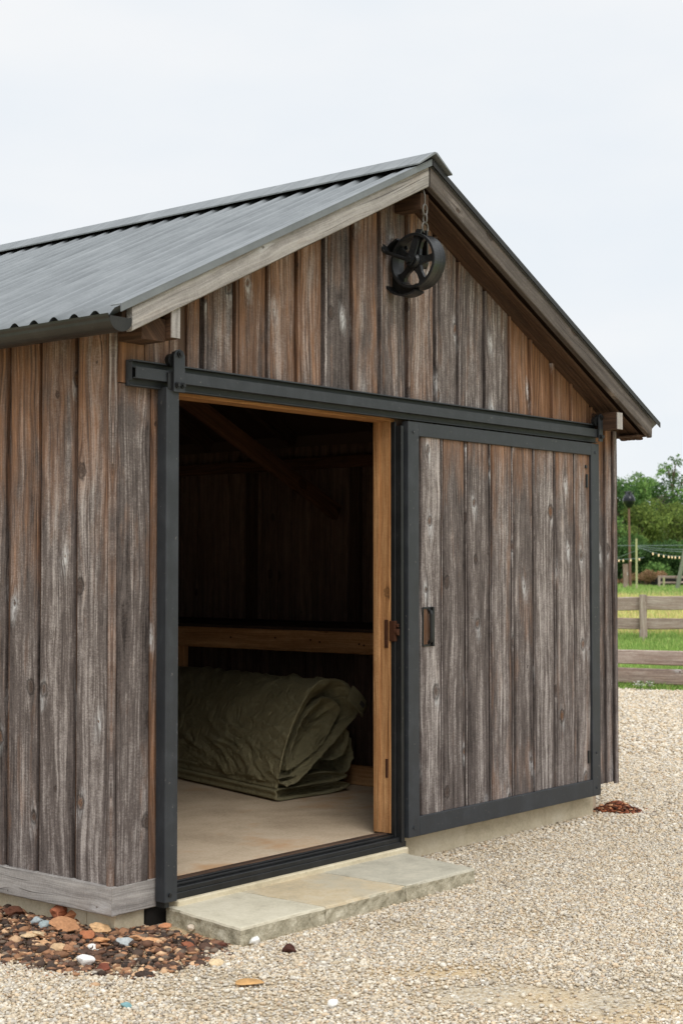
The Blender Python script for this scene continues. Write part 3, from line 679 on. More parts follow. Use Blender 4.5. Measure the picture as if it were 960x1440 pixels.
# interior: lining boards, studs, plates, rafters, brace
mb = MB()
for i in range(30):
    y = .1+i*.175; mb.board((4.31, y+.087, .17), Y, Z, -X, .170, 2.35, .018, base=.1, warm=.2)
mb.obj('inner_lining', M['inner'], barn)
mb = MB()
for i in range(24):
    x = .05+i*.178; mb.board((x+.087, D-.05, .17), X, Z, -Y, .172, ztop(x)-.2-.17, .014, base=.1, warm=.2)
mb.obj('inner_lining', M['inner'], barn)
mb = MB()
for i in range(30):
    y = .1+i*.175; mb.board((.04, y+.087, .17), Y, Z, X, .170, 2.45, .014, base=.1, warm=.2)
mb.obj('inner_lining', M['inner'], barn)
mb = MB(); mb.board((4.29, .05, 2.385), Z, Y, -X, .09, D-.1, .05, warm=.6); mb.obj('wall_plate', M['beam'], barn)
for y in (1.0, 2.1, 3.15, 4.2):
    mb = MB(); mb.board((4.29, y, .2), Y, Z, -X, .09, 2.14, .045, warm=.6); mb.obj('stud', M['soffit'], barn)
for y in (.9, 1.8, 2.7, 3.6, 4.5):
    mb = MB()
    for xa, xb in ((.1, RX-.02), (4.28, RX+.02)):
        dv = Vector((xb-xa, 0, ztop(xb)-ztop(xa))); L = dv.length; dv.normalize(); up = Vector((dv.z, 0, -dv.x)); up = up if up.z < 0 else -up
        mb.board(Vector((xa, y, ztop(xa)-.036)), Y, dv, up, .045, L, .11, warm=.5)
    mb.obj('rafter', M['soffit'], barn)
a = Vector((2.70, 2.2, 2.66)); b = Vector((4.15, 2.2, 2.0)); dv = (b-a).normalized()
mb = MB(); mb.board(a-dv*.6, Vector((dv.z, 0, -dv.x)), dv, -Y, .115, (b-a).length+.6, .045, warm=1.0); mb.obj('diagonal_brace', M['beam'], barn)

# door frame timber
mb = MB(); mb.board((2.004, .058, .176), Y, Z, -X, .116, 2.21, .030, warm=.55, base=.1, wob=.0006); mb.board((1.976, .085, .178), Y, Z, -X, .045, 2.206, .016, warm=.4, base=.1, wob=.0006)
jm = mb.obj('door_jamb', M['fresh'], barn)
mb = MB(); mb.board((.33, .058, 2.400), Y, X, -Z, .116, 1.68, .016, warm=.5); mb.obj('door_header', M['fresh'], barn)
mb = MB(); mb.board((.31, .058, .176), Y, Z, X, .116, 2.20, .03, warm=.5); mb.obj('door_jamb', M['fresh'], barn)
def platebox(x, y0, y1, z0, z1):
    b = MB(); b.box(x-.004, x+.002, y0, y1, z0, z1, .001); return b
s = platebox(1.972, .012, .036, 1.165, 1.315)
for k in range(3): s.box(1.966, 1.97, .014+.004*k, .034-.003*k, 1.18+.045*k, 1.205+.045*k, .0015)
s.obj('strike_plate', M['rust'], jm)
s = platebox(1.972, .014, .030, .47, .57)
for k in range(4): s.box(1.967, 1.97, .016, .024+.002*(k % 2), .475+.024*k, .489+.024*k, .001)
s.obj('strike_plate', M['rust'], jm)
mb = MB(); mb.box(1.968, 1.992, -.034, .004, 1.20, 1.31, .003); mb.tube([(1.985, -.034, 1.25), (1.985, -.05, 1.25)], .018, 12); mb.tube([(1.985, -.03, 1.285), (1.985, -.046, 1.285)], .010, 8); mb.obj('latch', M['rust'], jm)
# steel channel jamb right of the timber, floor rail, left post
mb = MB(); mb.box(1.992, 2.016, -.062, -.001, .13, 2.36, .002); mb.box(2.016, 2.06, -.028, -.002, .13, 2.36); mb.box(1.978, 1.991, -.030, -.002, .13, 2.38, .002); mb.obj('steel_jamb', M['black'], barn)
mb = MB()
mb.box(.325, 2.04, -.048, .0215, .1045, .156, .003); mb.box(.325, 2.04, -.056, -.0485, .1045, .134, .002); mb.box(.325, 2.04, -.020, .0, .1565, .168, .002); mb.box(.325, 2.0, .006, .022, .1565, .172, .002)
mb.obj('floor_rail', M['black'], barn)
mb = MB(); mb.box(.222, .300, -.100, -.036, .112, 2.405, .004); po = mb.obj('steel_post', M['steel'], barn)
mb = MB(); mb.box(.235, .262, -.085, -.03, .088, .1115); mb.obj('foot_bracket', M['black'], po); mb = MB(); mb.tube([(.25, -.1, .145), (.25, -.108, .145)], .009, 8); mb.obj('foot_bolt', M['black'], po)
mb = MB(); mb.box(.205, .335, -.001, .09, .0, .2); mb.obj('gap_shade_box', M['dark'], barn)  # near-black box standing in for the shade in the gap beside the post
# track
tr = MB(); tr.box(.036, 4.07, -.048, -.030, 2.396, 2.512, .002); tr.box(.036, 4.07, -.078, -.0485, 2.504, 2.511, .001)
tr.box(.036, 4.07, -.062, -.0485, 2.396, 2.402, .001)
tr = tr.obj('door_track', M['steel'], barn)
mb = MB()
y0, y1, z0, z1, t = -.094, -.0485, 2.428, 2.478, .004
for b in ((y0, y0+t, z0, z1), (y1-t, y1, z0, z1), (y0+t, y1-t, z1-t, z1), (y0+t, y1-t, z0, z0+t)): mb.box(.040, 4.064, *b)
mb.box(.075, .08, y0+t, y1-t, z0+t, z1-t)
mb.obj('rail_tube', M['steel'], tr)
mb = MB(); mb.prism([(0, 0)]*0+[(.034, 2.42), (.036, 2.42), (.036, 2.50), (.034, 2.50)], -.075, -.05); mb.obj('end_cap', M['steel'], tr)
def bracket(x0, x1, zt, zb, y):
    b = MB(); xm = (x0+x1)/2
    b.prism([(x0, zb), (x1, zb), (x1, zt-.03), (x1-.012, zt-.008), (xm, zt), (x0+.012, zt-.008), (x0, zt-.03)], y-.008, y)
    o = b.obj('hanger_strap', M['steel'], tr)
    b = MB(); b.tube([(xm, y+.03, zt-.022), (xm, y-.016, zt-.022)], .016, 14); b.tube([(xm, y-.0155, zt-.022), (xm, y-.022, zt-.022)], .010, 6)
    for q in (x0+.018, x1-.016):
        b.obj('bolt', M['black'], tr); b = MB(); b.tube([(q, y-.006, zb+.030), (q, y-.016, zb+.030)], .014, 12); b.tube([(q, y-.016, zb+.030), (q, y-.024, zb+.030)], .0095, 6)
    b.obj('bolt', M['black'], tr)
    b = MB(); b.tube([(xm-.022, y+.010, zt-.05), (xm-.022, y+.034, zt-.05)], .030, 20); b.obj('roller', M['black'], tr)
bracket(.250, .318, 2.578, 2.385, -.108); bracket(4.005, 4.05, 2.578, 2.40, -.104)
mb = MB(); mb.box(.226, .256, -.104, -.095, 2.395, 2.47, .002); mb.obj('clip', M['black'], tr)
# sliding door
door = thing('sliding_door', None, None, (2.03, -.075, .15)); door.parent = barn
DX0, DX1, DZ0, DZ1 = 2.034, 4.058, .150, 2.366
mb = MB()
mb.box(DX0, DX0+.098, -.078, -.034, DZ0, DZ1+.02, .0025); mb.box(DX1-.098, DX1, -.078, -.034, DZ0, DZ1+.02, .0025)
mb.box(DX0+.0985, DX1-.0985, -.0778, -.034, DZ0, DZ0+.104, .0025); mb.box(DX0+.0985, DX1-.0985, -.0778, -.034, DZ1-.056, DZ1+.02, .0025)
mb.obj('door_frame', M['steel'], door)
mb = MB(); DE = [2.133, 2.345, 2.577, 2.815, 3.05, 3.29, 3.53, 3.762, 3.962]
for a, b in zip(DE, DE[1:]):
    gp = random.uniform(.028, .035)
    if a > 2.2: mb.board((a+gp/2, -.048, DZ0+.105), X, Z, -Y, .012, DZ1-.057-DZ0-.105, .0165+random.uniform(-.001, .002), warm=.12, base=.25, ch=.002)
    mb.board(((a+b)/2+gp/2, -.048, DZ0+.105), X, Z, -Y, b-a-gp, DZ1-.057-DZ0-.105, .014+random.uniform(0, .006), warm=lambda z, k=random.uniform(-.14, .1): .14+k+.42*max(0, (z-1.95)/.3), base=.25)
mb.board(((DE[0]+DE[-1])/2, -.040, DZ0+.1), X, Z, -Y, DE[-1]-DE[0]+.004, DZ1-DZ0-.16, .007, warm=.3, dark=.2, base=0)
dp = mb.obj('door_boards', M['siding'], door)
mb = MB(); mb.box(2.168, 2.176, -.076, -.066, 1.168, 1.378, .001); mb.box(2.247, 2.262, -.086, -.066, 1.165, 1.381, .002)
mb.box(2.1765, 2.2465, -.074, -.066, 1.166, 1.176, .001); mb.box(2.1765, 2.2465, -.074, -.066, 1.370, 1.380, .001)
mb.tube([(2.228, -.066, 1.185), (2.228, -.084, 1.195), (2.228, -.088, 1.21), (2.228, -.088, 1.34), (2.228, -.084, 1.355), (2.228, -.066, 1.365)], .010, 10)
hd = mb.obj('door_handle', M['black'], door)
mb = MB(); mb.board((2.2115, -.0655, 1.1765), X, Z, -Y, .068, .193, .004, warm=.9, dark=.4); mb.obj('handle_recess', M['siding'], hd)
for px, pz, hh in ((3.915, 2.235, .010), (3.925, 2.145, .042), (3.93, .40, .040)):
    mb = MB(); mb.box(px-.010, px+.010, -.072, -.060, pz-hh, pz+hh, .002); mb.obj('slot_plate', M['black'], door)
for bx_, bz in ((2.08, .20), (4.01, .20), (4.01, .42), (2.08, 2.33), (4.01, 2.33)):
    mb = MB(); mb.tube([(bx_, -.078, bz), (bx_, -.083, bz)], .008, 8); mb.obj('bolt', M['steel'], door)

# ------------------------------------------------------------------ pulley
PC = Vector((1.925, -.195, 3.225)); pr = .148
pul = thing('pulley', 'black iron wheel pulley hanging from a short chain under the gable peak', 'pulley', (1.96, -.19, 3.5))
def ring_x(b, c, prof, n=48, a0=0, a1=2*math.pi, closed=True):   # prof: (x offset, radius) closed loop, axis X
    m = len(prof); vs = []; k = n if closed else n+1
    for i in range(k):
        a = a0+(a1-a0)*i/n
        for (dx, r) in prof: vs.append((c.x+dx, c.y+r*math.cos(a), c.z+r*math.sin(a)))
    fs = []
    for i in range(n):
        i2 = (i+1) % k if closed else i+1
        for j in range(m): fs.append((i*m+j, i*m+(j+1) % m, i2*m+(j+1) % m, i2*m+j))
    if not closed: fs += [tuple(range(m)), tuple(range(n*m, n*m+m))]
    b.add(vs, fs)
mb = MB()
ring_x(mb, PC, [(-.010, pr-.016), (-.010, pr-.003), (-.006, pr), (.020, pr-.004), (.045, pr-.006), (.070, pr-.004), (.088, pr), (.090, pr-.016), (.04, pr-.022)], 56)
ring_x(mb, PC, [(-.012, .0), (-.012, .030), (.0, .040), (.075, .040), (.08, .0)], 24)
for k in range(5):
    a = k*2*math.pi/5+.55; c, s = math.cos(a), math.sin(a); pts = []
    vs = []
    for r, w_, xo in ((.030, .026, .010), (.07, .016, .016), (.105, .018, .018), (.135, .036, .018)):
        for dx, e in ((xo, -1), (xo, 1), (xo+.022, 1), (xo+.022, -1)):
            vs.append((PC.x+dx, PC.y+r*c-e*w_*s, PC.z+r*s+e*w_*c))
    fs = []
    for i in range(3):
        for j in range(4): fs.append((i*4+j, i*4+(j+1) % 4, (i+1)*4+(j+1) % 4, (i+1)*4+j))
    mb.add(vs, fs+[(0, 1, 2, 3), (12, 13, 14, 15)])
wo = mb.obj('wheel', M['black'], pul)
for p in wo.data.polygons: p.use_smooth = False
mb = MB(); GC = PC+Vector((.02, .058, -.020))
ring_x(mb, GC, [(-.030, .158), (-.030, .166), (.060, .166), (.060, .158)], 40, R(-35-80), R(100), False) if False else None
ring_x(mb, GC, [(-.026, .152), (-.026, .162), (.055, .162), (.055, .152)], 40, R(-118), R(72), False)
ring_x(mb, GC, [(.030, .100), (.030, .1515), (.034, .1515), (.034, .100)], 40, R(-115), R(80), False)
mb.obj('guard', M['black'], pul)
mb = MB(); mb.tube([(PC.x-.035, -.02, PC.z+.075), (PC.x-.040, -.05, PC.z+.055), (PC.x-.040, PC.y+.03, PC.z+.008), (PC.x-.035, PC.y-.004, PC.z)], .0105, 10)
mb.tube([(PC.x-.035, -.024, PC.z+.075), (PC.x-.035, -.034, PC.z+.08)], .03, 14); mb.obj('support_arm', M['black'], pul)
mb = MB(); TOPP = Vector((PC.x+.065, PC.y-.03, PC.z+.175))
for xo, tt in ((-.028, .010), (.100, .010)):
    a = Vector((PC.x+xo, PC.y, PC.z)); b2 = Vector((PC.x+.04+(xo-.04)*.35, TOPP.y, TOPP.z-.008)); d = (b2-a).normalized(); s = Vector((0, d.z, -d.y)).normalized()
    vs = []
    for p, w_ in ((a-d*.03, .014), (a, .024), (b2, .018)):
        for q in (-1, 1):
            for e in (0, tt): vs.append(p+s*q*w_+X*(e-tt/2))
    mb.add(vs, [(0, 1, 3, 2), (8, 9, 11, 10)]+[(i*4+j0, i*4+j1, (i+1)*4+j1, (i+1)*4+j0) for i in (0, 1) for j0, j1 in ((0, 1), (1, 3), (3, 2), (2, 0))])
mb.tube([(PC.x-.040, PC.y, PC.z), (PC.x+.108, PC.y, PC.z)], .013, 12); mb.tube([(PC.x-.052, PC.y, PC.z), (PC.x-.038, PC.y, PC.z)], .019, 6)
mb.obj('yoke', M['black'], pul)
def link(b, c, rx, rz, t, plane):
    u = X if plane else Y; pts = [c+u*rx*math.cos(2*math.pi*i/16)+Z*rz*math.sin(2*math.pi*i/16) for i in range(17)]
    b.tube(pts, t, 8, False)
zc = TOPP.z
for rx, rz, z, pl in ((.026, .028, zc+.008, 1), (.012, .026, zc+.055, 0), (.018, .030, zc+.103, 1)):
    mb = MB(); link(mb, Vector((TOPP.x, TOPP.y, z)), rx, rz, .0052, pl); mb.obj('chain_link', M['gal'], pul, smooth=True)
mb = MB(); mb.tube([(TOPP.x, TOPP.y, zc+.128), (TOPP.x, TOPP.y, zc+.18), (TOPP.x+.004, TOPP.y+.02, zc+.235)], .004, 8); mb.obj('hook_rod', M['gal'], pul)

# ------------------------------------------------------------------ stone step
st = thing('stone_step', 'low step of pale flagstones on the gravel before the doorway', 'stone step', (1.05, -.3, 0))
def flag(poly, mat, z=.08, lab=None):
    n = 14; import bmesh
    bm = bmesh.new(); vs = []
    pts = []
    for i in range(len(poly)):
        a, b = Vector(poly[i]), Vector(poly[(i+1) % len(poly)]); L = (b-a).length; m = max(2, int(L/.03)); front = min(a.y, b.y) < -.5 or (max(a.x, b.x) < .4)
        for j in range(m):
            p = a+(b-a)*j/m; jt = .010 if front else .0025
            pts.append(Vector((p.x+jt*mn.noise(Vector((p.x*9, p.y*9, 1))), p.y+jt*mn.noise(Vector((p.x*11, p.y*11, 7))))))
    c = sum((p for p in pts), Vector((0, 0)))/len(pts)
    N = len(pts); rows = []
    for inset, zz, js in ((0, -.03, .006), (-.0, z*.25, .008), (0.002, z*.6, .010), (0, z-.012, .006), (.004, z-.003, .003), (.012, z, .0)):
        row = []
        for p in pts:
            d = (c-p).normalized(); q = p+d*(inset+js*mn.noise(Vector((p.x*24, p.y*24, zz*40))))
            row.append(bm.verts.new((q.x, q.y, zz+.0015*mn.noise(Vector((q.x*6, q.y*6, 0))))))
        rows.append(row)
    for r0, r1 in zip(rows, rows[1:]):
        for i in range(N): bm.faces.new((r0[i], r0[(i+1) % N], r1[(i+1) % N], r1[i]))
    top = bm.faces.new(rows[-1]); bm.faces.new(rows[0][::-1])
    for f in bm.faces: f.material_index = 1
    top.material_index = 0
    for f in bm.faces:
        if f.calc_center_median().z > z-.008: f.material_index = 0
    bmesh.ops.recalc_face_normals(bm, faces=bm.faces)
    me = bpy.data.meshes.new('flagstone'); bm.to_mesh(me); bm.free(); me.materials.append(mat); me.materials.append(M['flagedge'])
    o = bpy.data.objects.new('flagstone', me); COL.objects.link(o); o.parent = st; o.matrix_parent_inverse = Matrix.Translation(-st.location)
    if lab: o['label'] = lab
flag([(.205, -.575), (.745, -.585), (.732, -.045), (.290, -.040)], M['flagA'], .0805, 'pale green grey flagstone at the left end')
flag([(.7505, -.585), (1.328, -.592), (1.323, -.05), (.7385, -.045)], M['flagB'], .0795, 'buff sandy flagstone in the middle')
flag([(1.3350, -.592), (1.89, -.602), (2.0, -.05), (1.3290, -.05)], M['flagC'], .080, 'blue grey flagstone at the right end')
mb = MB(); mb.box(.325, 2.03, -.080, .0215, -.03, .104, .005); o = mb.obj('mortar_bed', M['mortar'], st)

# ------------------------------------------------------------------ workbench
wb = thing('workbench', 'long orange timber workbench against the right inner wall', 'workbench', (3.8, 2.3, .168))
mb = MB(); mb.board((3.292, .45, 1.098), Z, Y, -X, .142, 3.9, .022, warm=.35, wob=.0005); mb.obj('front_rail', M['fresh'], wb)
mb = MB()
for i in range(5): mb.board((3.38+i*.19, .45, 1.170), X, Y, Z, .188, 3.9, .022, warm=.1)
mb.obj('bench_top', M['soffit'], wb)
for y in (.55, 2.96, 4.25):
    mb = MB(); mb.board((3.34, y, .295 if y > 1 else .295), Y, Z, -X, .09, .74, .045, warm=.3); mb.obj('leg', M['fresh'], wb)
mb = MB(); mb.board((3.34, .45, .232), Z, Y, -X, .126, 3.9, .045, warm=.3); mb.obj('bottom_rail', M['fresh'], wb)
mb = MB(); 
for i in range(26): mb.board((3.86, .5+i*.15, .18), Y, Z, -X, .147, .95, .012, warm=.2)
mb.obj('back_panel', M['inner'], wb)
for y in (2.42, 2.0, 1.68, 1.60, 1.26, 1.22):
    mb = MB(); zq = 1.10+random.uniform(-.015, .015); mb.tube([(3.2705, y, zq), (3.266, y, zq)], .007, 8); mb.obj('bolt_head', M['rust'], wb)

# ------------------------------------------------------------------ tarp
TO = Vector((2.44, 1.23, .172)); TA = Vector((.264, .965, 0)).normalized(); TB = Vector((.965, -.264, 0)).normalized()
tarp = thing('folded_tarp', 'bulky folded olive green canvas tarp lying on the barn floor', 'tarp', TO)
def crom(P, n):
    out = []; m = len(P)
    for i in range(n):
        t = i/n*m; k = int(t); f = t-k; a, b, c, d = (Vector(P[(k+j-1) % m]) for j in range(4))
        out.append(.5*((2*b)+(c-a)*f+(2*a-5*b+4*c-d)*f*f+(3*b-a-3*c+d)*f**3))
    return out
def wr(s, q, k):
    t = q*1.5-s*1.1+.35*mn.noise(Vector((s*1.6, q*1.6, k+2))); u = s*.9+q*.5
    a = 1-abs(mn.noise(Vector((t*2.6, u*1.0, k)))*3.0); b = 1-abs(mn.noise(Vector((t*6.0+3, u*2.2, k+4)))*3.0)
    c = 1-abs(mn.noise(Vector((t*1.5+u*5, u*2.-t*2, k+14)))*2.2)
    return .40*max(0, a)**3+.26*max(0, b)**3+.20*max(0, c)**4+.5*mn.noise(Vector((s*1.3, q*1.5, k+9)))
def roll(name, P, s0, s1, amp, k, n=150, ns=90, capf=None, cc=None, spread=0., caps_depth=.09, skew=0.0, folds=7, pocket=0.):
    b = MB(); base = crom(P, n); c = Vector(cc) if cc else sum((p for p in base), Vector((0, 0)))/n
    vs = []
    per = [i/n*3.0 for i in range(n)]
    def pt(i, s, sc=1., extra=0.):
        p = c+(base[i]-c)*sc; th = 2*math.pi*i/n
        q = (math.cos(th)*.8, math.sin(th)*.8)
        w_ = amp*(wr(s, p.x*1.0+p.y*2.0, k)-.35)
        rim = math.exp(-max(0, s-s0)/.10); w_ += spread*rim*(.5+.5*math.sin(th*3+k))
        e = (base[i]-c); L = e.length or 1; p2 = p+e/L*w_*(1 if sc > .9 else sc)
        ss = s+extra+skew*max(0, p2.x)
        h = max(p2.y, .002)
        return TO+TA*ss+TB*p2.x+Z*h
    rows = []
    for (sc, ex) in capf or [(.0, .10), (.25, .09), (.5, .07), (.7, .05), (.85, .02), (.94, -.004), (.985, -.012)]:
        row = []
        for i in range(n):
            th = 2*math.pi*i/n; f = pocket*math.exp(-((i/n-.50)/.15)**2)*math.sin(math.pi*min(1, sc*1.02))+caps_depth*(.5+.5*math.sin(th*folds+2*mn.noise(Vector((sc*3, k, 0)))*3))*math.sin(math.pi*min(1, sc*1.02))
            row.append(pt(i, s0, sc, ex+f*.6))
        rows.append(row)
    for j in range(ns+1): rows.append([pt(i, s0+(s1-s0)*(j/ns)**1.25) for i in range(n)])
    for r in rows: vs += r
    fs = [(r*n+i, r*n+(i+1) % n, (r+1)*n+(i+1) % n, (r+1)*n+i) for r in range(len(rows)-1) for i in range(n)]
    b.add(vs, fs); o = b.obj(name, M['canvas'], tarp, smooth=True); return o
# bottom folded layers
for j, (h0, h1, x0, x1, sk) in enumerate(((.004, .068, -.012, .63, .20), (.064, .132, .008, .60, .16))):
    hm = (h0+h1)/2
    roll('folded_layer', [(x0, hm), (x0+.012, h1), (x0+.2, h1+.003), (x1-.15, h1), (x1, hm), (x1-.15, h0), (x0+.2, h0), (x0+.012, h0)], .0+j*.02, 2.0, .006, 20+j, 120, 60, spread=.004, caps_depth=.03, skew=sk, folds=3)
# lower right bundle
roll('lower_roll', [(.12, .12), (.30, .25), (.50, .38), (.60, .39), (.665, .32), (.675, .20), (.62, .10), (.42, .085), (.2, .09)], .10, 2.0, .030, 3, 170, 80, cc=(.52, .22), spread=.012, caps_depth=.12, skew=.12, folds=5)
# main upper mass
roll('upper_fold', [(.0, .13), (.03, .27), (.10, .44), (.20, .60), (.31, .70), (.42, .715), (.51, .69), (.59, .62), (.655, .53), (.61, .46), (.49, .36), (.32, .23), (.14, .12), (.03, .10)],  .0, 2.0, .046, 11, 240, 120, cc=(.13, .24), spread=.020, caps_depth=.16, skew=.10, folds=6, pocket=.30)
roll('inner_fold', [(.10, .17), (.16, .34), (.27, .52), (.38, .60), (.47, .575), (.53, .51), (.44, .40), (.30, .27)], .045, .7, .030, 5, 130, 50, cc=(.30, .40), spread=.02, caps_depth=.09, skew=.10, folds=7)
roll('side_fold', [(.30, .235), (.42, .36), (.53, .40), (.60, .36), (.58, .27), (.45, .22)], .04, .8, .026, 31, 110, 50, cc=(.46, .30), spread=.02, caps_depth=.08, skew=.12, folds=4)
# hem over the end opening, metal clip, strap
hem = MB(); pts = []
prof = crom([(.0, .13), (.03, .27), (.10, .44), (.20, .60), (.31, .70), (.42, .715), (.51, .69), (.59, .62), (.655, .53), (.61, .46), (.49, .36), (.32, .23), (.14, .12), (.03, .10)], 120)
for i in range(3, 70):
    p = prof[i]; pts.append(TO+TA*(-.012+.10*p.x)+TB*p.x+Z*(p.y+.004))
hem.tube(pts, [.006+.002*mn.noise(Vector((i*.2, 0, 0))) for i in range(len(pts))], 8); hem.obj('hem', M['canvas'], tarp, smooth=True)
fl = MB(); P0 = TO+TB*.545+Z*.63+TA*.035; P1 = TO+TB*.685+Z*.51+TA*.07; dv = (P1-P0); nn = Vector((-.25, -.85, .3)).normalized(); sd = dv.cross(nn).normalized()
vs = []; 
for i in range(9):
    t = i/8; c = P0+dv*t; 
    for j in range(7): vs.append(c+sd*(-.055+.11*j/6)+nn*(.015*math.sin(t*3.1)+.007*math.sin(j*1.9+t*4))-TA*.02)
fl.add(vs, [(i*7+j, i*7+j+1, (i+1)*7+j+1, (i+1)*7+j) for i in range(8) for j in range(6)])
fo = fl.obj('corner_flap', M['canvas'], tarp, smooth=True); mo = fo.modifiers.new('s', 'SOLIDIFY'); mo.thickness = .010
cp = MB(); c = P0+dv*.72+nn*.028-TA*.02; u2 = sd; vv = dv.normalized()
cvs = [c+u2*a*.014+vv*b*.024+nn*e for a in (-1, 1) for b in (-1, 1) for e in (0, .006)]
cp.add(cvs, [(0, 1, 3, 2), (4, 6, 7, 5), (0, 4, 5, 1), (2, 3, 7, 6), (0, 2, 6, 4), (1, 5, 7, 3)]); cp.obj('metal_clip', M['gal'], tarp)
sp = MB(); q = onground(461, 1106, .172); pts = [q-TB*.06, q-TB*.0+Z*.002, q+TB*.045]
sp.box(q.x-.05, q.x+.03, q.y-.02, q.y+.02, .172, .212, .006); sp.obj('leather_strap', M['leather'], tarp)

# ------------------------------------------------------------------ field, fences
def blades(name, n, reg, hgt, wid, pal, wts, lab, mat='grass', dfun=None):
    d = rng.uniform(reg[0], reg[1], n); l = rng.uniform(reg[2], reg[3], n)*d
    x = CAM.x+d*FH.x+l*RT.x; y = CAM.y+d*FH.y+l*RT.y
    e = (x-E0.x)*EN.x+(y-E0.y)*EN.y; k = e > rng.uniform(-.03, .12, n); x, y, d = x[k], y[k], d[k]; n = len(x)
    z = np.array([terr(a, b) for a, b in zip(x, y)])
    h = rng.uniform(*hgt, n)*(.7+.5*np.array([mn.noise(Vector((a*.8, b*.8, 0)))+.5 for a, b in zip(x, y)])); w_ = rng.uniform(*wid, n); a = rng.uniform(0, 6.28, n)
    V = np.zeros((n, 3, 3)); ca, sa = np.cos(a)*w_, np.sin(a)*w_
    V[:, 0] = np.stack([x-ca, y-sa, z-.01], 1); V[:, 1] = np.stack([x+ca, y+sa, z-.01], 1)
    V[:, 2] = np.stack([x+rng.normal(0, .35, n)*h, y+rng.normal(0, .35, n)*h, z+h], 1)
    me = bpy.data.meshes.new(name); me.vertices.add(n*3); me.vertices.foreach_set('co', V.reshape(-1).astype(np.float32))
    me.loops.add(n*3); me.loops.foreach_set('vertex_index', np.arange(n*3, dtype=np.int32)); me.polygons.add(n); me.polygons.foreach_set('loop_start', np.arange(0, n*3, 3, dtype=np.int32)); me.update(calc_edges=True)
    c = palette(n, pal, wts, .25); at = me.color_attributes.new('col', 'FLOAT_COLOR', 'POINT'); at.data.foreach_set('color', np.concatenate([np.repeat(c, 3, 0), np.ones((n*3, 1))], 1).reshape(-1).astype(np.float32))
    me.materials.append(M[mat]); o = bpy.data.objects.new(name, me); COL.objects.link(o)
    return tag(o, lab, 'grass', kind='stuff')
GG = [(144, 172, 96), (166, 190, 112), (116, 146, 76), (182, 186, 120)]
blades('lawn_grass', 60000, (19, 30, .12, .34), (.05, .13), (.006, .013), GG, [4, 4, 3, 1], 'bright green mown grass between the two timber fences')
blades('meadow_grass', 45000, (29.2, 52, .13, .32), (.10, .26), (.010, .025), [(222, 212, 146), (202, 200, 128), (170, 184, 106), (226, 204, 150), (206, 168, 132)], [4, 4, 3, 3, 1], 'tall yellow seeding grass beyond the farther fence')
blades('pasture_grass', 40000, (50, 68, .14, .32), (.10, .22), (.02, .04), GG, [4, 4, 2, 1], 'green pasture grass in front of the trees')

def fence(name, label, base, dirv, ts, rails, post_top, post_w, pofs, L=0, group=None, mat='fence', slope=0.):
    dirv = Vector(dirv).normalized(); nv = Vector((dirv.y, -dirv.x, 0)); nv = nv if nv.dot(FH) < 0 else -nv
    f = thing(name, label, 'fence', base, group)
    for zc, hh in rails:
        for t0, t1 in zip(ts, ts[1:]):
            a = Vector(base)+dirv*t0; b = MB(); b.board(a+Z*(zc+slope*t0+random.uniform(-.01, .01)-base[2]*0)-Z*0, Z, dirv, nv, hh, t1-t0-.01, .05, warm=.3, wob=.007, seg=.35, ch=.012); b.obj('rail', M[mat], f)
    for t in ts:
        a = Vector(base)+dirv*t+nv*(.052 if pofs > 0 else -post_w); z0 = terr(a.x, a.y)-base[2]
        b = MB(); b.board(a+Z*(z0-.1), dirv, Z, nv, post_w, post_top-z0+.1, post_w, warm=.3, wob=.006, seg=.2, ch=.015); b.obj('post', M[mat], f)
    return f
fb = E0+EN*.30; fence('rail_fence', 'low brown two rail fence along the far edge of the gravel', (fb.x, fb.y, 0), ED, [-6.6, -3.9, -1.2, 1.9, 4.6, 7.3], [(.40, .195), (.155, .20)], .56, .12, -1, 0)
p2 = yard(28, (902-480)/2140*28, .25); fd = (RT*1.0+FH*(-.10)).normalized()
fence('rail_fence', 'grey weathered fence standing in the grass behind the low brown one', (p2.x, p2.y, 0), fd, [-4.9, -2.45, 0, 2.45, 4.9], [(.93, .25), (.55, .20)], 1.09, .13, 1, 0)
p3 = yard(62, (925-480)/2140*62); fence('rail_fence', 'small far dark brown fence at the foot of the trees', (p3.x, p3.y, 0), RT, [0, .75, 1.5, 2.25, 3.0], [(p3.z+.50, .10), (p3.z+.27, .08), (p3.z+.08, .08)], p3.z+.55, .09, 1, 0)
pp = yard(60.5, (932-480)/2140*60.5); b = MB(); b.board((pp.x, pp.y, pp.z-.05), RT, Z, -FH, .07, .55, .07, warm=0); tag(b.obj('marker_post', M['palepost']), 'short pale post in front of the small far fence', 'post')
# dark low block behind the far fence
q = yard(63.5, (946-480)/2140*63.5); th_ = MB(); th_.box(-.9, .9, -.3, .3, 0, .42, .03); th_.box(-.82, .82, -.22, .22, .4201, .47, .02); to = th_.obj('dark_block', M['dark']); to.location = q; to.rotation_euler = (0, 0, YAW-math.pi/2)
tag(to, 'dark low block half hidden behind the small far fence', 'block')
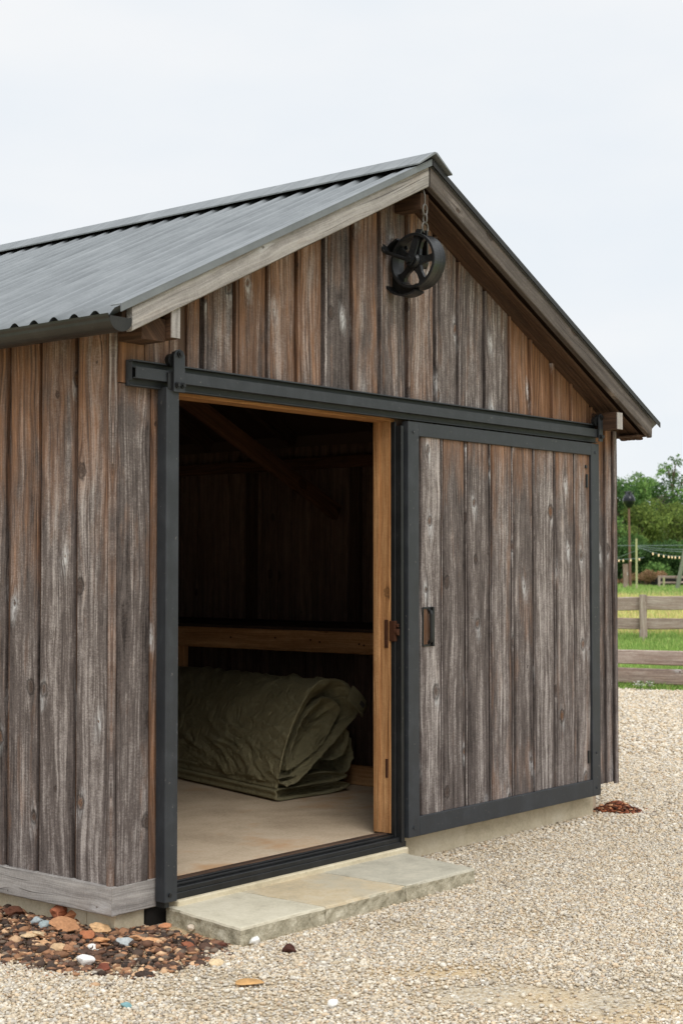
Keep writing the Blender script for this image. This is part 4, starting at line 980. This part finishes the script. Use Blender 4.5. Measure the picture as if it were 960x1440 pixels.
# poles
q = yard(60, (885-480)/2140*60); pl = thing('lamp_pole', 'tall brown pole topped by a glossy black egg shaped lamp', 'lamp post', q)
b = MB(); b.tube([q-Z*.1, q+Z*.6-RT*.0, q+Z*1.9-RT*.02, q+Z*3.4-RT*.03], [.065, .055, .048, .04], 12); b.obj('pole', M['poleb'], pl)
hc = q+Z*3.58-RT*.03; b = MB(); pts = []; rs = []
for i in range(15):
    t = i/14; pts.append(hc+Z*(-.33+.62*t)); rs.append(max(.02, .245*math.sin(math.pi*(t*.86+.10))**.75*(1 if t > .3 else .82+.6*t)))
b.tube(pts, rs, 20); b.obj('lamp_head', M['glossb'], pl, smooth=True)
b = MB(); b.tube([hc+Z*.27, hc+Z*.33], [.11, .06], 12)
for k in range(5):
    a = k*1.257; b.tube([hc+Z*.22+Vector((math.cos(a), math.sin(a), 0))*.15, hc+Z*.33+Vector((math.cos(a), math.sin(a), 0))*.19], [.03, .02], 6)
b.obj('lamp_crown', M['glossb'], pl)
q2 = yard(59.4, (878-480)/2140*59.4); b = MB(); b.board(q2-Z*.1, RT, Z, -FH, .17, 1.15, .17, warm=.7, wob=.01); tag(b.obj('stub_post', M['fence']), 'short thick brown post beside the black lamp pole', 'post')
q3 = yard(58, (894-480)/2140*58); b = MB(); b.tube([q3-Z*.1, q3+Z*1.0, q3+Z*2.03], [.045, .042, .040], 12); tag(b.obj('pale_pole', M['palepost']), 'slim pale yellow green pole right of the lamp pole', 'pole')
q4 = yard(58, (949-480)/2140*58); b = MB(); b.tube([q4-Z*.1, q4+Z*1.2+RT*.28, q4+Z*2.6+RT*.55], [.085, .08, .07], 12); tag(b.obj('leaning_pole', M['poleg']), 'grey wooden pole leaning to the right behind the fence', 'pole')
def at(px, py, d): return yard(d, (px-480)/2140*d, 1.6+(797-py)/2140*d)
def cable(name, a, b_, sag, lab, bulbs=None, r=.011):
    n = 24; pts = [a+(b_-a)*(i/n)-Z*sag*4*(i/n)*(1-i/n) for i in range(n+1)]
    t = thing(name, lab, 'string lights' if bulbs else 'cable', pts[0], 'string lights in the field' if bulbs else 'cables between the poles'); b = MB(); b.tube(pts, r, 6); b.obj('wire', M['wire'], t)
    for f in bulbs or []:
        p = a+(b_-a)*f-Z*sag*4*f*(1-f); m = MB(); m.tube([p, p-Z*.02, p-Z*.05, p-Z*.085, p-Z*.10], [.012, .016, .026, .022, .008], 8); m.obj('bulb', M['bulb'], t, smooth=True)
TOPA = at(894, 768, 58)
cable('cable', at(820, 767, 58), at(1010, 766, 58), .02, 'highest thin cable crossing behind both poles')
cable('cable', TOPA, at(1010, 770, 60), .10, 'pale cable from the slim pole toward the right')
cable('cable', at(894, 771, 58), at(1010, 776, 62), .06, 'lower sagging cable right of the slim pole')
cable('cable', at(894, 774, 58), at(850, 790, 62), .02, 'thin cable dropping left from the slim pole')
cable('string_lights', at(818, 782, 59), at(905, 784, 59), .10, 'string of warm bulbs behind the lamp pole', [.16, .27, .38, .47, .53, .59, .66, .78, .92])
cable('string_lights', TOPA, at(1010, 770, 58), .36, 'string of warm bulbs sagging right of the slim pole', [.2, .27, .33, .39, .43, .47, .52, .58, .66, .75])
# white flowers on the verge
for (px, py, s, lab) in ((897, 962, 1.2, 'white flower cluster at the gravel edge, left of the pair'), (911, 963, .8, 'smaller white flower cluster at the gravel edge, right of the pair')):
    c = E0+EN*.10; d = 19.72; q = yard(d, (px-480)/2140*d); f = thing('flower_cluster', lab, 'flowers', q)
    b = MB()
    for k in range(26):
        o_ = Vector((random.gauss(0, .028*s), random.gauss(0, .028*s), random.uniform(.05, .12))); cc = q+o_; n_ = 5
        vs = [cc]+[cc+Vector((.024*math.cos(6.283*i/10), .024*math.sin(6.283*i/10), .008))*(1 if i % 2 == 0 else .45) for i in range(10)]
        b.add(vs, [(0, 1+i, 1+(i+1) % 10) for i in range(10)])
    b.obj('petals', M['white'], f); b = MB()
    for k in range(14):
        a = Vector((random.gauss(0, .025), random.gauss(0, .025), 0)); b.tube([q+a*.5, q+a+Z*.13], .002, 4)
    b.obj('stems', plain('stem', srgb(80, 120, 50), .8), f)

# ------------------------------------------------------------------ trees
def leafcloud(name, parent, clumps, nleaf, size, pal, wts, world0):
    C_ = np.array([[c[0], c[1], c[2]] for c in clumps]); Rr = np.array([c[3] for c in clumps])
    w = Rr**2.2; idx = rng.choice(len(C_), nleaf, p=w/w.sum())
    dirs = rng.normal(0, 1, (nleaf, 3)); dirs /= np.linalg.norm(dirs, axis=1)[:, None]
    rr = rng.uniform(.35, 1.0, nleaf)**.6*(1+rng.normal(0, .10, nleaf))
    P = C_[idx]+dirs*(rr*Rr[idx])[:, None]*np.array([1, 1, .75])
    s = size*rng.uniform(.6, 1.4, nleaf)
    u = rng.normal(0, 1, (nleaf, 3)); u /= np.linalg.norm(u, axis=1)[:, None]; v = np.cross(u, rng.normal(0, 1, (nleaf, 3))); v /= np.linalg.norm(v, axis=1)[:, None]
    V = np.stack([P-u*s[:, None], P-v*s[:, None]*.5, P+u*s[:, None], P+v*s[:, None]*.5], 1)
    me = bpy.data.meshes.new(name); me.vertices.add(nleaf*4); me.vertices.foreach_set('co', V.reshape(-1).astype(np.float32))
    me.loops.add(nleaf*4); me.loops.foreach_set('vertex_index', np.arange(nleaf*4, dtype=np.int32)); me.polygons.add(nleaf); me.polygons.foreach_set('loop_start', np.arange(0, nleaf*4, 4, dtype=np.int32)); me.update(calc_edges=True)
    cl = rng.uniform(.75, 1.3, len(C_)); c = palette(nleaf, pal, wts, .2)*cl[idx][:, None]
    at_ = me.color_attributes.new('col', 'FLOAT_COLOR', 'POINT'); at_.data.foreach_set('color', np.concatenate([np.repeat(c, 4, 0), np.ones((nleaf*4, 1))], 1).reshape(-1).astype(np.float32))
    me.materials.append(M['leaf']); o = bpy.data.objects.new(name, me); COL.objects.link(o)
    if parent: o.parent = parent; o.matrix_parent_inverse = Matrix.Translation(-parent.location)
    return o
PAL = {'dark': [(56, 80, 48), (72, 98, 56), (88, 116, 68)], 'mid': [(82, 112, 62), (102, 132, 72), (124, 152, 86)], 'olive': [(108, 122, 64), (128, 142, 76), (94, 112, 62)], 'grey': [(112, 116, 92), (134, 134, 112), (88, 94, 72)], 'dry': [(156, 124, 96), (138, 112, 84), (170, 142, 108)]}
def tree(lab, d, px, ytop, width, kind, nl=7000, trunk=1.6, airy=False, ybase=None, group='trees beyond the field'):
    base = yard(d, (px-480)/2140*d); top = 1.6+(797-ytop)/2140*d; H = top-base.z
    t = thing('tree', lab, 'tree', base, group)
    cl = []; m = 14 if not airy else 16
    b = MB(); b.tube([base-Z*.2, base+Z*H*.3+RT*random.uniform(-.1, .1), base+Z*H*.62, base+Z*H*.9], [.20, .15, .09, .03], 8)
    lo = .12 if not airy else .35
    for i in range(m):
        h = lo+(1-lo)*(i+.5)/m; prof = math.sin(math.pi*min(1, (h-lo)/(1-lo)*.80+.20))**.7
        a = random.uniform(0, 6.283); rad = width*.5*prof*random.uniform(.45, .9); r = width*(.24 if not airy else .13)*random.uniform(.8, 1.25)*(.5+.5*prof)
        c = base+Z*(H*h-r*.5)+Vector((math.cos(a), math.sin(a), 0))*rad; cl.append((c.x, c.y, c.z, r))
        b.tube([base+Z*H*max(.15, h-.25), (base+Z*H*(h-.08)+c)/2, c], [.06, .04, .015], 6)
        for q in range(3):
            c2 = c+Vector((random.gauss(0, 1), random.gauss(0, 1), random.gauss(0, .7)))*r*.75; cl.append((c2.x, c2.y, c2.z, r*random.uniform(.35, .6)))
    b.obj('trunk', M['bark'], t)
    leafcloud('crown', t, cl, nl, .075, PAL[kind], [3, 4, 3], base)
tree('dark green tree at the left edge of the wood, next to the barn corner', 78, 862, 660, 4.0, 'dark', 15000)
tree('mid green broad tree behind the black lamp', 84, 884, 664, 4.4, 'mid', 15000)
tree('bushy green tree right of the lamp, top level with it', 86, 905, 668, 3.8, 'mid', 14000)
tree('tall airy tree with sky showing through at the right edge of the photo', 92, 946, 642, 5.2, 'mid', 9000, airy=True)
tree('lower grey leaved tree in the middle of the wood', 80, 927, 696, 2.8, 'grey', 9000)
tree('dense green tree filling the wood behind the airy one', 88, 925, 682, 4.6, 'dark', 15000)
tree('olive green tree behind the slim pale pole', 72, 897, 708, 3.8, 'olive', 15000)
tree('olive tree at the right edge above the leaning pole', 74, 950, 706, 3.8, 'olive', 14000)
tree('rounded olive tree at the left, behind the string lights', 70, 868, 726, 3.0, 'mid', 10000)
tree('deep green tree beyond the right edge of the frame', 80, 985, 662, 5.0, 'dark', 12000)
tree('green tree farther right, outside the frame', 76, 1030, 672, 5.0, 'mid', 10000)
tree('green tree hidden behind the barn corner', 82, 828, 668, 5.0, 'mid', 9000)
# understorey shrubs
def shrub(name, lab, d, px, ytop, w_, kind, n, size=.06):
    base = yard(d, (px-480)/2140*d); top = 1.6+(797-ytop)/2140*d; H = top-base.z; t = thing(name, lab, 'shrub', base, 'shrubs at the foot of the wood')
    cl = []
    for i in range(10): cl.append((base.x+RT.x*random.uniform(-.5, .5)*w_+random.uniform(-.5, .5), base.y+RT.y*random.uniform(-.5, .5)*w_+random.uniform(-.5, .5), base.z+H*random.uniform(.2, .72), H*random.uniform(.25, .42)))
    b = MB()
    for c in cl[:6]: b.tube([base, Vector(c[:3])], [.03, .012], 5)
    b.obj('stems', M['bark'], t); leafcloud('foliage', t, cl, n, size, PAL[kind], [3, 4, 3], base)
shrub('shrub', 'dark shrub below the string lights at the left', 66.5, 866, 752, 2.0, 'dark', 7000)
shrub('shrub', 'dark shrub between the lamp pole and the pale pole', 67, 889, 754, 2.0, 'dark', 7000)
shrub('shrub', 'dark shrub right of the pale pole', 67.5, 914, 760, 2.2, 'dark', 7000)
shrub('shrub', 'green shrub behind the leaning pole', 68, 940, 756, 2.2, 'mid', 7000)
shrub('shrub', 'dark shrub at the right end behind the far fence', 67, 965, 752, 2.4, 'dark', 7000)
shrub('shrub', 'small light green shrub above the dry brush', 65, 919, 788, .9, 'mid', 3000)
shrub('dry_bush', 'dry pinkish brown brush behind the pale pole', 64, 909, 800, 1.0, 'dry', 5000, .04)
shrub('dry_bush', 'low dry brown brush at the left by the stub post', 65, 868, 812, 1.2, 'dry', 3500, .04)

# ------------------------------------------------------------------ light, sky, camera
SE, SA = 45, 236     # elevation; azimuth (deg, ccw from +X) the light comes from
sun = bpy.data.lights.new('sun', 'SUN'); sun.energy = 1.25; sun.angle = R(28); sun.color = (1., .97, .93)
so = bpy.data.objects.new('sun', sun); COL.objects.link(so)
dirv = Vector((math.cos(R(SE))*math.cos(R(SA)), math.cos(R(SE))*math.sin(R(SA)), math.sin(R(SE))))
so.rotation_euler = dirv.to_track_quat('Z', 'Y').to_euler()
w = bpy.data.worlds.new('World'); SC.world = w; w.use_nodes = True; nt = w.node_tree
bg = nt.nodes['Background']; bg.inputs[1].default_value = .1
sky = nt.nodes.new('ShaderNodeTexSky'); sky.sky_type = 'NISHITA'; sky.sun_disc = False; sky.sun_elevation = R(SE); sky.sun_rotation = R(90-SA)
tc = nt.nodes.new('ShaderNodeTexCoord'); sp_ = nt.nodes.new('ShaderNodeSeparateXYZ'); nt.links.new(tc.outputs['Generated'], sp_.inputs[0])
mp = nt.nodes.new('ShaderNodeMapping'); mp.inputs['Scale'].default_value = (1.2, 1.2, 3.5); nt.links.new(tc.outputs['Generated'], mp.inputs[0])
nz = nt.nodes.new('ShaderNodeTexNoise'); nz.inputs['Scale'].default_value = 2.4; nz.inputs['Detail'].default_value = 5; nt.links.new(mp.outputs[0], nz.inputs['Vector'])
cr = nt.nodes.new('ShaderNodeValToRGB'); cr.color_ramp.elements[0].position = .35; cr.color_ramp.elements[1].position = .65
SKY = 1.09
cr.color_ramp.elements[0].color = (.785, .83, .875, 1); cr.color_ramp.elements[1].color = (.875, .885, .895, 1); nt.links.new(nz.outputs['Fac'], cr.inputs[0])
mr = nt.nodes.new('ShaderNodeMapRange'); mr.inputs[1].default_value = .38; mr.inputs[2].default_value = 1.; mr.inputs[3].default_value = 10*SKY; mr.inputs[4].default_value = 24*SKY; nt.links.new(sp_.outputs[2], mr.inputs[0])
vmul = nt.nodes.new('ShaderNodeVectorMath'); vmul.operation = 'SCALE'; nt.links.new(cr.outputs[0], vmul.inputs[0]); nt.links.new(mr.outputs[0], vmul.inputs['Scale'])
mx = nt.nodes.new('ShaderNodeMix'); mx.data_type = 'RGBA'; mx.inputs[0].default_value = .95; nt.links.new(sky.outputs[0], mx.inputs[6]); nt.links.new(vmul.outputs[0], mx.inputs[7]); nt.links.new(mx.outputs[2], bg.inputs[0])

cd = bpy.data.cameras.new('camera'); co = bpy.data.objects.new('camera', cd); COL.objects.link(co); SC.camera = co
cd.sensor_fit = 'VERTICAL'; cd.sensor_height = 36; cd.sensor_width = 24; cd.lens = 2140/1440*36; cd.clip_end = 2000; cd.clip_start = .05
co.location = CAM; co.rotation_euler = (math.pi/2+PITCH, 0, YAW-math.pi/2)
cd.dof.use_dof = True; cd.dof.focus_distance = 7.6; cd.dof.aperture_fstop = 5.6
SC.view_settings.view_transform = 'Standard'; SC.view_settings.look = 'None'; SC.view_settings.exposure = 0; SC.view_settings.gamma = 1
SC.cycles.max_bounces = 8; SC.cycles.diffuse_bounces = 5
